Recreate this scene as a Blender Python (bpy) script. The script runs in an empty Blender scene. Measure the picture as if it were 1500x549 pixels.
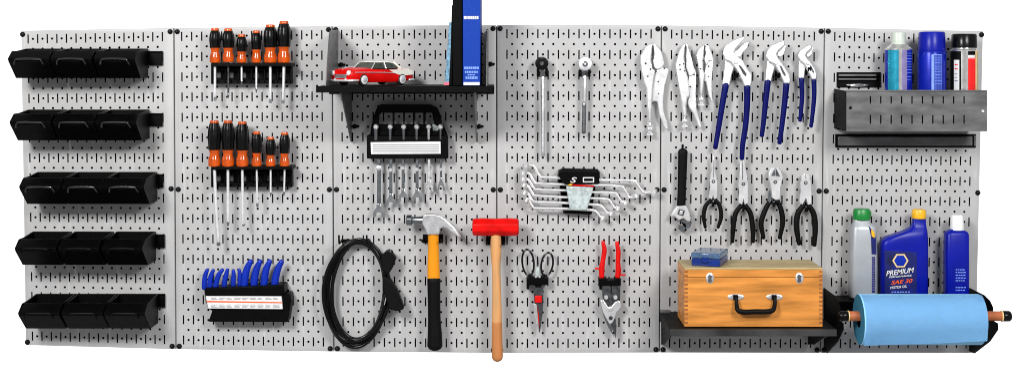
import bpy, bmesh, math, random
from mathutils import Vector, Matrix
random.seed(7)
S = 0.0017      # metres per photo pixel on the board
D = 3.5         # camera distance from the board
CX, CY = 750.0, 85.0
scn = bpy.context.scene
COL = scn.collection

def k(d): return S*(D-d)/D
def V(px, py, d=0.0): return Vector(((px-CX)*k(d), -d, (CY-py)*k(d)))

# ------------------------------------------------------------------ materials
def lin(c):
    return tuple((x/255/12.92 if x/255 <= .04045 else ((x/255+.055)/1.055)**2.4) for x in c)
def mat(name, c, rough=.5, metal=0., spec=.5, var=.12, scale=60., bump=.0, bscale=300., coat=0., trans=0., stretch=(1,1,1), c2=None, raw=False, alpha=1.):
    m = bpy.data.materials.new(name); m.use_nodes = True
    nt = m.node_tree; b = nt.nodes['Principled BSDF']
    c = tuple(c) if raw else lin(c)
    tc = nt.nodes.new('ShaderNodeTexCoord'); mp = nt.nodes.new('ShaderNodeMapping')
    mp.inputs['Scale'].default_value = stretch
    nt.links.new(tc.outputs['Object'], mp.inputs[0])
    n = nt.nodes.new('ShaderNodeTexNoise'); n.inputs['Scale'].default_value = scale; n.inputs['Detail'].default_value = 4
    nt.links.new(mp.outputs[0], n.inputs['Vector'])
    r = nt.nodes.new('ShaderNodeValToRGB')
    a = tuple(x*(1-var) for x in c)+(1,); z = (tuple(min(1, x*(1+var)) for x in c) if c2 is None else lin(c2))+(1,)
    r.color_ramp.elements[0].position = .3; r.color_ramp.elements[1].position = .7
    r.color_ramp.elements[0].color = a; r.color_ramp.elements[1].color = z
    nt.links.new(n.outputs['Fac'], r.inputs[0]); nt.links.new(r.outputs[0], b.inputs['Base Color'])
    mr = nt.nodes.new('ShaderNodeMapRange'); mr.inputs[3].default_value = max(.02, rough*.8); mr.inputs[4].default_value = min(1, rough*1.2)
    nt.links.new(n.outputs['Fac'], mr.inputs[0]); nt.links.new(mr.outputs[0], b.inputs['Roughness'])
    b.inputs['Metallic'].default_value = metal; b.inputs['Specular IOR Level'].default_value = spec
    b.inputs['Coat Weight'].default_value = coat; b.inputs['Transmission Weight'].default_value = trans
    b.inputs['Alpha'].default_value = alpha
    if bump:
        n2 = nt.nodes.new('ShaderNodeTexNoise'); n2.inputs['Scale'].default_value = bscale
        nt.links.new(mp.outputs[0], n2.inputs['Vector'])
        bp = nt.nodes.new('ShaderNodeBump'); bp.inputs['Strength'].default_value = bump; bp.inputs['Distance'].default_value = .001
        nt.links.new(n2.outputs['Fac'], bp.inputs['Height']); nt.links.new(bp.outputs[0], b.inputs['Normal'])
    return m
M = {}
M['panel'] = mat('painted_steel', (.42,.415,.41), .45, spec=.4, var=.035, scale=14, bump=.06, bscale=900, raw=True)
def wear(m):
    nt = m.node_tree; b = nt.nodes['Principled BSDF']; src = b.inputs['Base Color'].links[0].from_socket
    tc = nt.nodes.new('ShaderNodeTexCoord')
    def layer(scale, stretch, lo, hi, col, fac, src):
        mp = nt.nodes.new('ShaderNodeMapping'); mp.inputs['Scale'].default_value = stretch; nt.links.new(tc.outputs['Object'], mp.inputs[0])
        n = nt.nodes.new('ShaderNodeTexNoise'); n.inputs['Scale'].default_value = scale; n.inputs['Detail'].default_value = 6; nt.links.new(mp.outputs[0], n.inputs['Vector'])
        r_ = nt.nodes.new('ShaderNodeMapRange'); r_.inputs[1].default_value = lo; r_.inputs[2].default_value = hi; r_.inputs[4].default_value = fac; nt.links.new(n.outputs['Fac'], r_.inputs[0])
        mx = nt.nodes.new('ShaderNodeMix'); mx.data_type = 'RGBA'; nt.links.new(r_.outputs[0], mx.inputs[0]); nt.links.new(src, mx.inputs[6]); mx.inputs[7].default_value = col
        return mx.outputs[2]
    src = layer(5, (1,1,1), .5, .75, (.30,.295,.28,1), .45, src)
    src = layer(70, (1,1,.12), .60, .70, (.62,.62,.62,1), .35, src)
    src = layer(260, (1,1,1), .62, .75, (.28,.28,.28,1), .30, src)
    nt.links.new(src, b.inputs['Base Color'])
wear(M['panel'])
M['shade_black'] = mat('inside_shade_black', (.002,.002,.002), .9, spec=0, raw=True)  # black that paints the shade inside holes, slots and hollows
M['black'] = mat('black_plastic', (.0015,.0015,.0015), .42, spec=.07, raw=True, bump=.1)
M['blackgloss'] = mat('black_gloss', (.002,.002,.002), .24, spec=.22, raw=True)
M['gripblack'] = mat('black_rubber', (.003,.003,.003), .5, spec=.1, raw=True, bump=.3, bscale=500)
M['blackmetal'] = mat('black_steel', (.003,.003,.003), .5, spec=.05, raw=True, var=.4)
M['greymetal'] = mat('grey_steel', (.11,.11,.11), .4, metal=.3, spec=.5, var=.35, scale=18, raw=True, bump=.1, stretch=(1,1,3))
M['dgrey'] = mat('dark_grey_steel', (.07,.07,.07), .45, metal=.2, raw=True, var=.3)
M['chrome'] = mat('bright_steel', (.92,.92,.93), .28, metal=.6, var=.05, scale=80, raw=True)
M['brushed'] = mat('brushed_steel', (.80,.80,.81), .33, metal=.95, var=.14, scale=70, raw=True, bump=.12)
M['steelw'] = mat('polished_plier_steel', (.93,.93,.93), .33, metal=.9, spec=.6, var=.08, scale=50, raw=True, bump=.05, bscale=200)
M['darksteel'] = mat('dark_steel', (.1,.105,.11), .3, metal=.8, var=.5, scale=90, raw=True)
M['gunsteel'] = mat('worn_steel', (.24,.255,.265), .26, metal=.95, var=.2, scale=60, raw=True)
M['orange'] = mat('orange_resin', (.44,.06,.002), .14, spec=.4, var=.3, scale=70, c2=(214,84,8), raw=True, coat=.35)
M['navy'] = mat('navy_dipped_grip', (.001,.003,.085), .4, spec=.12, var=.2, raw=True)
M['blue'] = mat('blue_plastic', (.003,.022,.33), .28, spec=.25, var=.15, raw=True)
M['bluebook'] = mat('blue_book_cloth', (.006,.04,.30), .6, spec=.12, var=.25, scale=300, raw=True, bump=.4, bscale=1500)
M['oilblue'] = mat('oil_bottle_blue', (.002,.007,.27), .32, spec=.22, var=.12, scale=20, raw=True)
M['red'] = mat('red_paint', (.60,.003,.002), .36, spec=.15, var=.22, scale=35, raw=True)
M['redgrip'] = mat('red_grip', (.60,.004,.003), .4, spec=.2, var=.12, raw=True)
M['white'] = mat('white_paint', (.82,.82,.80), .4, var=.04, raw=True)
M['capgrey'] = mat('pale_grey_green_cap', (.50,.55,.48), .4, var=.05, raw=True)
M['griplip'] = mat('glossy_black_lip', (.003,.003,.003), .16, spec=1., raw=True)
M['boxblue'] = mat('dark_blue_box', (.003,.022,.17), .2, spec=.5, var=.2, raw=True)
M['lipgrey'] = mat('worn_dark_lip', (.035,.035,.035), .45, metal=.2, var=.7, scale=9, raw=True)
M['jawsteel'] = mat('mid_steel', (.50,.52,.53), .18, metal=.95, var=.15, scale=60, raw=True)
M['cream'] = mat('cream_paint', (.80,.77,.68), .25, var=.03, raw=True)
M['paper'] = mat('label_paper', (.68,.68,.67), .6, var=.04, raw=True)
M['lineg'] = mat('label_line', (.16,.16,.17), .6, raw=True)
M['yellow'] = mat('amber_fibreglass', (.72,.26,.006), .3, spec=.3, var=.12, scale=25, raw=True, stretch=(1,1,.2))
M['capyellow'] = mat('yellow_cap', (.80,.42,.01), .35, raw=True)
M['green'] = mat('green_cap', (.004,.20,.03), .35, raw=True)
M['ash'] = mat('ash_handle', (.48,.27,.11), .5, var=.0, scale=60, c2=(216,152,92), raw=True, stretch=(3,3,.25), bump=.2)
M['ash2'] = mat('dark_ash_handle', (.42,.17,.05), .5, var=.0, scale=60, c2=(190,118,62), raw=True, stretch=(3,3,.25), bump=.2)
M['case'] = mat('varnished_case_wood', (.42,.165,.030), .38, spec=.25, scale=34, c2=(226,148,68), raw=True, stretch=(.25,1,2.2), bump=.15)
M['endgrain'] = mat('end_grain', (.30,.10,.02), .5, scale=90, var=.3, raw=True)
M['caselid'] = mat('case_lid_wood', (.36,.27,.13), .5, scale=40, c2=(190,170,120), raw=True, stretch=(.3,1.5,1))
M['dowel'] = mat('dowel_wood', (.40,.12,.035), .45, scale=50, c2=(190,104,64), raw=True, stretch=(.2,2,2))
M['towel'] = mat('blue_shop_towel', (.31,.64,.91), .9, spec=.05, var=.025, scale=60, raw=True, bump=.6, bscale=900)
M['towelend'] = mat('towel_end', (.04,.18,.28), .9, spec=.1, var=.25, scale=260, raw=True, bump=.5)
M['silver'] = mat('silver_bottle', (.40,.42,.44), .35, spec=.5, metal=.3, var=.06, scale=30, raw=True)
M['labelblue'] = mat('label_dark_blue', (.003,.007,.06), .35, scale=50, var=.3, c2=(8,20,110), raw=True)
M['teal'] = mat('teal_can', (.02,.33,.48), .22, metal=.5, var=.2, raw=True)
M['canblue'] = mat('can_blue', (.005,.015,.33), .28, spec=.3, metal=.15, var=.2, raw=True)
M['lilac'] = mat('can_lilac', (.30,.25,.50), .22, metal=.5, raw=True)
M['cansilver'] = mat('can_silver', (.75,.75,.72), .2, metal=.9, raw=True)
M['canred'] = mat('can_red', (.75,.01,.01), .3, raw=True)
M['ltblue'] = mat('print_pale_blue', (.18,.30,.75), .4, raw=True)
M['ored'] = mat('print_orange_red', (.85,.10,.01), .4, raw=True)
M['gold'] = mat('print_gold', (.75,.55,.25), .35, raw=True)
M['glass'] = mat('car_glass', (.05,.055,.04), .08, spec=.8, var=.5, scale=120, raw=True)
M['clear'] = mat('clear_lid', (.07,.14,.26), .12, spec=.6, var=.3, raw=True, trans=.2, alpha=.9)
M['pouch'] = mat('grey_green_pouch', (.40,.46,.45), .4, spec=.6, var=.3, scale=140, raw=True, bump=.9, bscale=120)
M['tyre'] = mat('tyre', (.008,.008,.008), .7, raw=True)
M['cable'] = mat('black_rubber_cable', (.002,.002,.002), .2, spec=.25, raw=True)
M['pink'] = mat('pink_print', (.75,.12,.18), .5, raw=True)
M['bookedge'] = mat('booklet_edge', (.08,.15,.22), .5, scale=140, var=.4, c2=(120,170,200), raw=True)

# ------------------------------------------------------------------ helpers
def new(): return bmesh.new()
def hull_pts(bm, front, back):
    n = len(front)
    f = [bm.verts.new(p) for p in front]; b = [bm.verts.new(p) for p in back]
    bm.faces.new(f); bm.faces.new(list(reversed(b)))
    for i in range(n):
        j = (i+1) % n
        bm.faces.new((f[j], f[i], b[i], b[j]))
def prism(bm, pts, d0, d1, T=None):
    if T: pts = [T(*p) for p in pts]
    fr = [V(x, y, d1) for x, y in pts]
    bk = [Vector((p.x, -d0, p.z)) for p in fr]
    hull_pts(bm, fr, bk)
def rect(x0, y0, x1, y1): return [(x0,y0),(x1,y0),(x1,y1),(x0,y1)]
def wbox(bm, a, b):
    """box between world corners a and b"""
    x0,x1 = sorted((a[0],b[0])); y0,y1 = sorted((a[1],b[1])); z0,z1 = sorted((a[2],b[2]))
    hull_pts(bm, [Vector((x0,y0,z0)),Vector((x1,y0,z0)),Vector((x1,y0,z1)),Vector((x0,y0,z1))],
                 [Vector((x0,y1,z0)),Vector((x1,y1,z0)),Vector((x1,y1,z1)),Vector((x0,y1,z1))])
def sideplate(bm, x, th, prof):
    """plate in the depth/height plane. prof = [(depth, z)] world"""
    hull_pts(bm, [Vector((x-th/2,-d,z)) for d,z in prof], [Vector((x+th/2,-d,z)) for d,z in prof])
def crom(pts, n):
    if len(pts) < 3: 
        return [pts[0].lerp(pts[1], i/n) for i in range(n+1)]
    out = []
    P = [pts[0]*2-pts[1]]+list(pts)+[pts[-1]*2-pts[-2]]
    for i in range(1, len(P)-2):
        a,b,c,e = P[i-1:i+3]
        for j in range(n):
            t = j/n
            out.append(.5*((2*b)+(c-a)*t+(2*a-5*b+4*c-e)*t*t+(3*b-a-3*c+e)*t**3))
    out.append(pts[-1].copy()); return out
def tube(bm, pts, rad, flat=1., seg=12, n=5, closed=False, cap=True):
    """pts world vectors; rad list or float in metres; flat = depth radius / in-plane radius"""
    if not isinstance(rad, (list, tuple)): rad = [rad]*len(pts)
    P = [Vector(p) for p in pts]
    R = [Vector((r,0,0)) for r in rad]
    if closed:
        C, Q = P, [r.x for r in R]
    else:
        C = crom(P, n); Q = [v.x for v in crom(R, n)]
        if cap:   # rounded ends
            t0 = (C[0]-C[1]).normalized(); t1 = (C[-1]-C[-2]).normalized()
            r0, r1 = Q[0], Q[-1]
            C = [C[0]+t0*r0*.6, C[0]+t0*r0*.35]+C+[C[-1]+t1*r1*.35, C[-1]+t1*r1*.6]
            Q = [r0*.35, r0*.8]+Q+[r1*.8, r1*.35]
    N = len(C); rings = []
    for i in range(N):
        if closed: t = (C[(i+1)%N]-C[i-1])
        else: t = C[min(i+1,N-1)]-C[max(i-1,0)]
        t = t.normalized() if t.length > 1e-9 else Vector((0,0,1))
        yv = Vector((0,1,0))
        if abs(t.dot(yv)) > .92: yv = Vector((1,0,0))
        u = t.cross(yv).normalized(); w = u.cross(t).normalized()
        rings.append([bm.verts.new(C[i]+u*math.cos(a)*Q[i]+w*math.sin(a)*Q[i]*flat) for a in [2*math.pi*j/seg for j in range(seg)]])
    for i in range(N if closed else N-1):
        A, B = rings[i], rings[(i+1)%N]
        for j in range(seg):
            bm.faces.new((A[j], A[(j+1)%seg], B[(j+1)%seg], B[j]))
    if not closed:
        bm.faces.new(list(reversed(rings[0]))); bm.faces.new(rings[-1])
def ptube(bm, pts, rpx, d, T=None, **kw):
    """path in photo pixels at depth d (number or list), radii in pixels"""
    n = len(pts); ds = d if isinstance(d, (list,tuple)) else [d]*n
    if T: pts = [T(*p) for p in pts]
    r = [x*S for x in rpx] if isinstance(rpx, (list,tuple)) else rpx*S
    tube(bm, [V(p[0],p[1],e) for p,e in zip(pts,ds)], r, **kw)
def lathe(bm, c, prof, seg=28, axis='z', sx=1., sy=1.):
    """prof [(r, h)] metres around c along axis"""
    rings = []
    for r,h in prof:
        ring = []
        for j in range(seg):
            a = 2*math.pi*j/seg; u = r*math.cos(a)*sx; w = r*math.sin(a)*sy
            o = {'z': Vector((u,w,h)), 'y': Vector((u,-h,w)), 'x': Vector((h,u,w))}[axis]
            ring.append(bm.verts.new(Vector(c)+o))
        rings.append(ring)
    for A,B in zip(rings, rings[1:]):
        for j in range(seg): bm.faces.new((A[j],A[(j+1)%seg],B[(j+1)%seg],B[j]))
    bm.faces.new(list(reversed(rings[0]))); bm.faces.new(rings[-1])
def disc(bm, px, py, rpx, d0, d1, T=None, seg=20):
    if T: px, py = T(px, py)
    c = V(px,py,d1); lathe(bm, (c.x,0,c.z), [(rpx*S,d0),(rpx*S,d1-.0006),(rpx*S*.86,d1)], seg, 'y')

def setp(o, **kw):
    for a,b in kw.items():
        if b: o[a] = b
def thing(name, label, cat, loc, group=None):
    o = bpy.data.objects.new(name, None); COL.objects.link(o); o.location = loc
    o.empty_display_size = .02
    setp(o, label=label, category=cat, group=group); o['_w'] = list(loc); return o
def wloc(o):
    v = Vector((0,0,0))
    while o: v += o.location; o = o.parent
    return v
def part(name, bm, m, parent=None, label=None, bev=0., smooth=True, seg=2, origin=None):
    bmesh.ops.recalc_face_normals(bm, faces=bm.faces)
    off = wloc(parent) if parent else Vector((0,0,0))
    if origin is not None: off = Vector(origin)
    bmesh.ops.translate(bm, verts=bm.verts, vec=-off)
    me = bpy.data.meshes.new(name); bm.to_mesh(me); bm.free()
    for x in (m if isinstance(m, list) else [m]): me.materials.append(M[x])
    if smooth: 
        me.shade_smooth()
        try: me.set_sharp_from_angle(angle=math.radians(38))
        except Exception: pass
    o = bpy.data.objects.new(name, me); COL.objects.link(o)
    if parent: o.parent = parent; o.location = off-wloc(parent) if origin is not None else (0,0,0)
    elif origin is not None: o.location = origin
    if bev:
        b = o.modifiers.new('bevel','BEVEL'); b.width = bev; b.segments = seg; b.limit_method = 'ANGLE'; b.angle_limit = math.radians(35); b.harden_normals = False
    if label: o['label'] = label
    return o
def solo(name, bm, m, label, cat, group=None, bev=0., at=None, **kw):
    o = part(name, bm, m, None, None, bev, origin=at, **kw)
    setp(o, label=label, category=cat, group=group); return o
FC = {}
def text(body, px, py, d, hpx, m, parent, wpx=None, shear=0., rot=0., name='lettering', thick=.0003):
    cu = bpy.data.curves.new('t','FONT'); cu.body = body; cu.size = 1; cu.align_x = 'CENTER'; cu.align_y = 'CENTER'; cu.shear = shear; cu.offset = .014; cu.extrude = .5
    t = bpy.data.objects.new('t', cu); COL.objects.link(t)
    dg = bpy.context.evaluated_depsgraph_get()
    me = bpy.data.meshes.new_from_object(t.evaluated_get(dg)); bpy.data.objects.remove(t)
    bm = new(); bm.from_mesh(me)
    xs = [v.co.x for v in bm.verts]; ys = [v.co.y for v in bm.verts]
    w = max(xs)-min(xs); h = max(ys)-min(ys); mx = (max(xs)+min(xs))/2; my = (max(ys)+min(ys))/2
    sy = hpx*S/h; sx = (wpx*S/w) if wpx else sy
    c = V(px,py,d); ca, sa = math.cos(rot), math.sin(rot)
    for v in bm.verts:
        x = (v.co.x-mx)*sx; y = (v.co.y-my)*sy
        v.co = Vector((c.x+x*ca-y*sa, -d-(v.co.z+.5)*thick, c.z+x*sa+y*ca))
    return part(name, bm, m, parent, smooth=False)
def copytree(o, parent=None):
    c = o.copy(); COL.objects.link(c); c.parent = parent
    for ch in list(o.children): copytree(ch, c)
    return c
def crop(x0, y0, s): return lambda x, y: (x0+x/s, y0+y/s)

# ------------------------------------------------------------------ pegboard panels
TX = [30,254.5,486.5,727.5,969,1208,1441]; BX = [37,257.5,489,728,966,1202,1430]
TY = [45.5,41.5,38.5,37,37.5,41,46]; BY = [505,511,514.5,516.5,516,516.5,516.5]
MAR = [(.046,.928),(.047,.937),(.055,.945),(.06,.94),(.06,.94),(.062,.937)]
PL = ['first light grey perforated steel panel at the far left, carrying the column of black bins',
      'light grey perforated panel carrying the orange screwdrivers and the blue handled pliers rack',
      'light grey perforated panel behind the toy car shelf, wrench caddy and claw hammer',
      'light grey perforated panel behind the two ratchets, scissors and red snips',
      'light grey perforated panel behind the blue handled tongue and groove pliers and wooden case',
      'light grey perforated panel at the far right behind spray cans and oil bottles']
def screw(px, py, parent):
    bm = new(); c = V(px,py,0)
    r = 3.1*S
    lathe(bm, (c.x,0,c.z), [(r*1.25,.0003),(r*1.25,.0012),(r,.0013),(r*.9,.004),(r*.55,.0056),(r*.2,.006)], 18, 'y')
    return part('screw', bm, 'blackgloss', parent)
for i in range(6):
    g = .7
    c00 = (TX[i]+g, TY[i]); c10 = (TX[i+1]-g, TY[i+1]); c01 = (BX[i]+g, BY[i]); c11 = (BX[i+1]-g, BY[i+1])
    def B(u, v):
        x = (c00[0]*(1-u)+c10[0]*u)*(1-v)+(c01[0]*(1-u)+c11[0]*u)*v
        y = (c00[1]*(1-u)+c10[1]*u)*(1-v)+(c01[1]*(1-u)+c11[1]*u)*v
        return x, y
    root = thing('pegboard_panel', PL[i], 'pegboard', V(*B(.5,1)), 'perforated steel wall panels')
    bm = new()
    u0,u1 = MAR[i]; v0,v1 = .0265,.9705
    pu = (u1-u0)/14; pv = (v1-v0)/15
    wp = c10[0]-c00[0]; hp = c01[1]-c00[1]
    NU, NV = 29, 31
    ue = [u0-pu/4+pu/2*a for a in range(NU+1)]; ve = [v0-pv/4+pv/2*a for a in range(NV+1)]
    def W(u,v,y=0.): 
        p = V(*B(u,v)); return Vector((p.x, y, p.z))
    G = [[bm.verts.new(W(u,v)) for u in ue] for v in ve]
    for r in range(NV):
        for c in range(NU):
            q = [G[r][c], G[r][c+1], G[r+1][c+1], G[r+1][c]]   # tl tr br bl
            uc = (ue[c]+ue[c+1])/2; vc = (ve[r]+ve[r+1])/2
            slot = c%2 == 0
            if slot and r%2: bm.faces.new(q); continue
            if slot:
                a, h = 1.02/wp, 6.7/hp
                inn = [(-a,-h),(a,-h),(a,h),(-a,h)]
                I = [bm.verts.new(W(uc+x,vc+y)) for x,y in inn]
                J = [bm.verts.new(W(uc+x,vc+y,.0014)) for x,y in inn]
                for j in range(4):
                    l = (j+1)%4
                    bm.faces.new((q[j],q[l],I[l],I[j])); bm.faces.new((I[j],I[l],J[l],J[j]))
            else:
                a, h = 1.8/wp, 1.8/hp
                an = [math.radians(225+45*z) for z in range(8)]   # start top-left
                inn = [(a*math.cos(t), h*math.sin(t)) for t in an]
                I = [bm.verts.new(W(uc+x,vc+y)) for x,y in inn]
                J = [bm.verts.new(W(uc+x,vc+y,.0014)) for x,y in inn]
                for j in range(4):
                    l = (j+1)%4; s0, s1, s2 = 2*j, 2*j+1, (2*j+2)%8
                    bm.faces.new((q[j],q[l],I[s2],I[s1],I[s0]))
                for j in range(8):
                    l = (j+1)%8; bm.faces.new((I[j],I[l],J[l],J[j]))
    # plain border with a rolled flange
    e = .0035
    ring0 = [G[0][0],G[0][-1],G[-1][-1],G[-1][0]]
    def ring(inset, y):
        du, dv = inset/S/wp, inset/S/hp
        return [bm.verts.new(W(u,v,y)) for u,v in ((du,dv),(1-du,dv),(1-du,1-dv),(du,1-dv))]
    R = [ring0, ring(.0022,0), ring(.0008,.0006), ring(0,.0024), ring(0,.019)]
    for A, Bq in zip(R, R[1:]):
        for j in range(4):
            l = (j+1)%4; bm.faces.new((Bq[j],Bq[l],A[l],A[j]))
    part('perforated_face', bm, 'panel', root)
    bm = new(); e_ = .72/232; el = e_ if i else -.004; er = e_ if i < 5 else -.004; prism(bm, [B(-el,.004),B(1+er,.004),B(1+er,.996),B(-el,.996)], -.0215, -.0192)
    part('hole_shade_sheet', bm, 'shade_black', root)  # added black sheet, stands in for the shade behind holes and seams
    # screws
    for (u, px_t, px_b, py_t, py_b) in ((0, TX[i], BX[i], TY[i], BY[i]), (1, TX[i+1], BX[i+1], TY[i+1], BY[i+1])):
        s = 1 if u == 0 else -1
        edge = (i == 0 and u == 0) or (i == 5 and u == 1)
        o = 3.2 if edge else 5.2
        screw(px_t+s*o, py_t+5.2, root); screw(px_b+s*o, py_b-4.6, root)
        if not (i == 0 and u == 0): screw((px_t+px_b)/2+s*o, (py_t+py_b)/2+(1 if i else 0), root)

# ------------------------------------------------------------------ bins on rails
rows = [  # left x on wall, right x, top y, bottom y, rail right, rail top, rail bottom, words
 (38,219,71.5,114,238,75,96,'top row'), (41,221,162.5,203,238,166,185,'second row from the top'),
 (55,232,251,294,239,255,275,'middle row, the third of five'), (47,231,338,381,241,343,363,'fourth row from the top'),
 (52,234,425,472,241.5,430,450,'bottom row')]
ROWN = ['top','second','middle','fourth','bottom']
def make_bin(w, h):
    """black hopper bin, origin at back bottom centre"""
    root = thing('storage_bin', 'x', 'storage bin', (0,0,0), 'black hopper bins hung in rows of three')
    hx = w/2
    prof = [(.004,0),(.004,h),(.07,h*.92),(.104,h*.91),(.131,h*.66),(.127,h*.56),(.076,0)]
    bm = new()
    sideplate(bm, -hx+.002, .003, prof); sideplate(bm, hx-.002, .003, prof)
    wbox(bm, (-hx+.003,-.004,0), (hx-.003,-.007,h)); wbox(bm, (-hx+.003,-.006,.0), (hx-.003,-.077,.003))
    # slanted front with chamfered top corners
    def fr(d0,z0,d1,z1,x0,x1,th=.003):
        a = [Vector((-x0,-d0,z0)),Vector((x0,-d0,z0)),Vector((x1,-d1,z1)),Vector((-x1,-d1,z1))]
        hull_pts(bm, a, [p+Vector((0,th,0)) for p in a])
    fr(.076,0,.127,h*.56,hx-.003,hx-.001); fr(.127,h*.56,.131,h*.66,hx-.001,hx-.001); fr(.131,h*.66,.106,h*.91,hx-.002,hx-.007)
    part('bin_body', bm, 'black', root, bev=.0012)
    bm = new()
    xx = hx*.62; z = h*.64; d = .133
    tube(bm, [Vector((-xx-.004,-d+.006,z-.012)),Vector((-xx,-d,z-.003)),Vector((-xx*.8,-d-.001,z)),Vector((0,-d-.001,z+.001)),Vector((xx*.8,-d-.001,z)),Vector((xx,-d,z-.003)),Vector((xx+.004,-d+.006,z-.012))], .0022, seg=8)
    part('grip_lip', bm, 'griplip', root)
    bm = new(); 
    wbox(bm, (-hx*.55,-.0035,h*.80), (hx*.55,.000,h*.96)); part('hanging_lip', bm, 'black', root, bev=.0008)
    return root
protos = None
for ri,(xl,xr,yt,yb,rr,rt,rb,wd) in enumerate(rows):
    w = (xr-xl)/3; 
    if protos is None: protos = make_bin(58.6*S, 42.5*S); first = True
    for j in range(3):
        b = protos if first else copytree(protos); first = False
        b.location = V(xl+w*(j+.5), yb, .004)
        b.rotation_euler.z = random.uniform(-.012,.012)
        if ri > 2:
            for ch in b.children:
                if ch.name.startswith('grip_lip'): ch.material_slots[0].link = 'OBJECT'; ch.material_slots[0].material = M['black']
        b['label'] = 'black plastic hopper bin, %s in the %s of bins' % (['leftmost','middle one','rightmost'][j], wd)
    bm = new(); prism(bm, rect(xl+4, rt, rr, rb), 0, .004); prism(bm, rect(xl+4, rt, rr, rt+2), .004, .008); prism(bm, rect(xl+4, rb-2, rr, rb), .004, .008)
    prism(bm, rect(rr-2, rt, rr, rb), .004, .008)
    solo('mounting_rail', bm, 'black', 'black wall rail poking out right of the %s row of bins' % ROWN[ri], 'rail', 'rails the bins hang on', bev=.0008, at=V((xl+rr)/2, rb, 0))

# ------------------------------------------------------------------ hook helper
def hook(px, py, label, w=7, d=.045, m='blackmetal', up=5):
    root = thing('tool_hook', label, 'hook', V(px,py,0), 'black hooks holding tools')
    bm = new(); prism(bm, rect(px-1.5, py-9, px+1.5, py+5) if w < 4 else rect(px-w*.5-1.5, py-7, px+w*.5+1.5, py+6) if w < 30 else rect(px-w*.5-1.5, py-2, px+w*.5+1.5, py+3), .0005, .003); part('base_plate', bm, m, root, bev=.0008)
    for s in (-1,1):
        bm = new(); x = px+s*w*.5
        b = V(px,py,0); X = b.x+s*w*.5*S
        tube(bm, [Vector((X,-.002,b.z)),Vector((X,-d*.6,b.z)),Vector((X,-d*.95,b.z+.001)),Vector((X,-d-.003,b.z+up*S))], .0023, seg=8)
        part('prong', bm, m, root)
    return root

# ------------------------------------------------------------------ screwdrivers
def bar_rack(x0,y0,x1,y1,label):
    root = thing('tool_rack', label, 'tool rack', V((x0+x1)/2,y1,0))
    bm = new(); prism(bm, rect(x0,y0,x1,y0+5), .0, .058); part('top_shelf', bm, 'black', root, bev=.0015)
    bm = new(); prism(bm, rect(x0,y0,x1,y1), .0, .004); prism(bm, rect(x0,y1-6,x1,y1), .004, .03); part('back_plate', bm, 'black', root, bev=.001)
    bm = new()
    n = 7
    for i in range(n):
        x = x0+1+(x1-x0-3)*i/(n-1)
        prism(bm, rect(x,y0+5,x+1.6,y1), .004, .03)
    prism(bm, rect(x0,y0+8.5,x1,y0+10.5), .02, .03)
    part('rib_grid', bm, 'black', root, bev=.0006)
    bm = new()
    for i in range(6):
        x = x0+4+(x1-x0-8)*(i)/6+1.5
        prism(bm, rect(x,y0+13,x+9,y1-9), .004, .0055)
    part('window_plate', bm, 'dgrey', root)
    return root
bar_rack(309,92.5,427,123,'black plastic rack holding the upper row of orange screwdrivers')
bar_rack(309,243.5,428,274,'black plastic rack holding the lower row of orange screwdrivers')
def driver(x, top, gb, hb, tip, wd, sr, label, dx=0, group=None, dark=False, bent=False, phil=False):
    """x centre, top y, grip bottom y, handle bottom y, tip y, half width"""
    d = .045
    root = thing('screwdriver', label, 'screwdriver', V(x,hb,d), group)
    L = lambda y: V(x,y,d)
    r = wd*S
    bm = new(); c = L(top)
    lathe(bm, c, [(r*.35,0),(r*.62,-.001),(r*.7,-.004),(r*.66,-.009)], 16); part('end_cap', bm, 'orange', root)
    bm = new(); z0 = -(4.2*S); z1 = -(gb-top)*S*k(d)/S
    N = 18; prof = []
    H = z0-z1
    for i in range(15):
        t = i/14; rr = r*(.72+.28*min(1,t*5))*(1-.05*math.sin(t*9))
        if t > .94: rr *= .93
        prof.append((rr, z0-H*t))
    # fluted grip
    rings = []
    for pr,h in prof:
        rings.append([bm.verts.new(c+Vector((pr*(1-.08*(j%2))*math.cos(2*math.pi*j/24), pr*(1-.08*(j%2))*math.sin(2*math.pi*j/24), h))) for j in range(24)])
    for A,Bq in zip(rings, rings[1:]):
        for j in range(24): bm.faces.new((A[j],A[(j+1)%24],Bq[(j+1)%24],Bq[j]))
    bm.faces.new(rings[0]); bm.faces.new(rings[-1])
    part('grip', bm, 'blackgloss', root)
    bm = new(); hz = -(hb-top)*k(d)
    Q = z1-hz
    lathe(bm, c, [(r*.80,z1+.002),(r*.86,z1),(r*.74,z1-Q*.15),(r*.72,z1-Q*.3),(r*.92,z1-Q*.5),(r*.96,z1-Q*.8),(r*.9,hz+.001),(r*.5,hz)], 20)
    part('ferrule', bm, 'orange', root)
    bm = new()
    pts = [(x,hb-2),(x+dx*.4,(hb+tip)/2),(x+dx,tip-6)]
    ptube(bm, pts, [sr,sr,sr*.95], d, seg=10)
    part('shaft', bm, 'darksteel' if dark else 'chrome', root)
    bm = new(); tx = x+dx
    if phil: ptube(bm, [(tx,tip-7),(tx,tip-3),(tx,tip)], [sr,sr*.9,sr*.3], d, seg=8, n=2)
    elif bent: ptube(bm, [(tx,tip-7),(tx+.5,tip-4),(tx+3,tip-6)], [sr*.8,sr*.8,sr*.4], d, seg=8, n=3)
    else: prism(bm, [(tx-sr*.9,tip-7),(tx+sr*.9,tip-7),(tx+sr*1.25,tip-2),(tx+sr*.9,tip),(tx-sr*.9,tip),(tx-sr*1.25,tip-2)], d-.0008, d+.0008)
    part('tip', bm, 'gunsteel', root)
G1 = 'screwdrivers in the upper rack'; G2 = 'screwdrivers in the lower rack'
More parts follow.
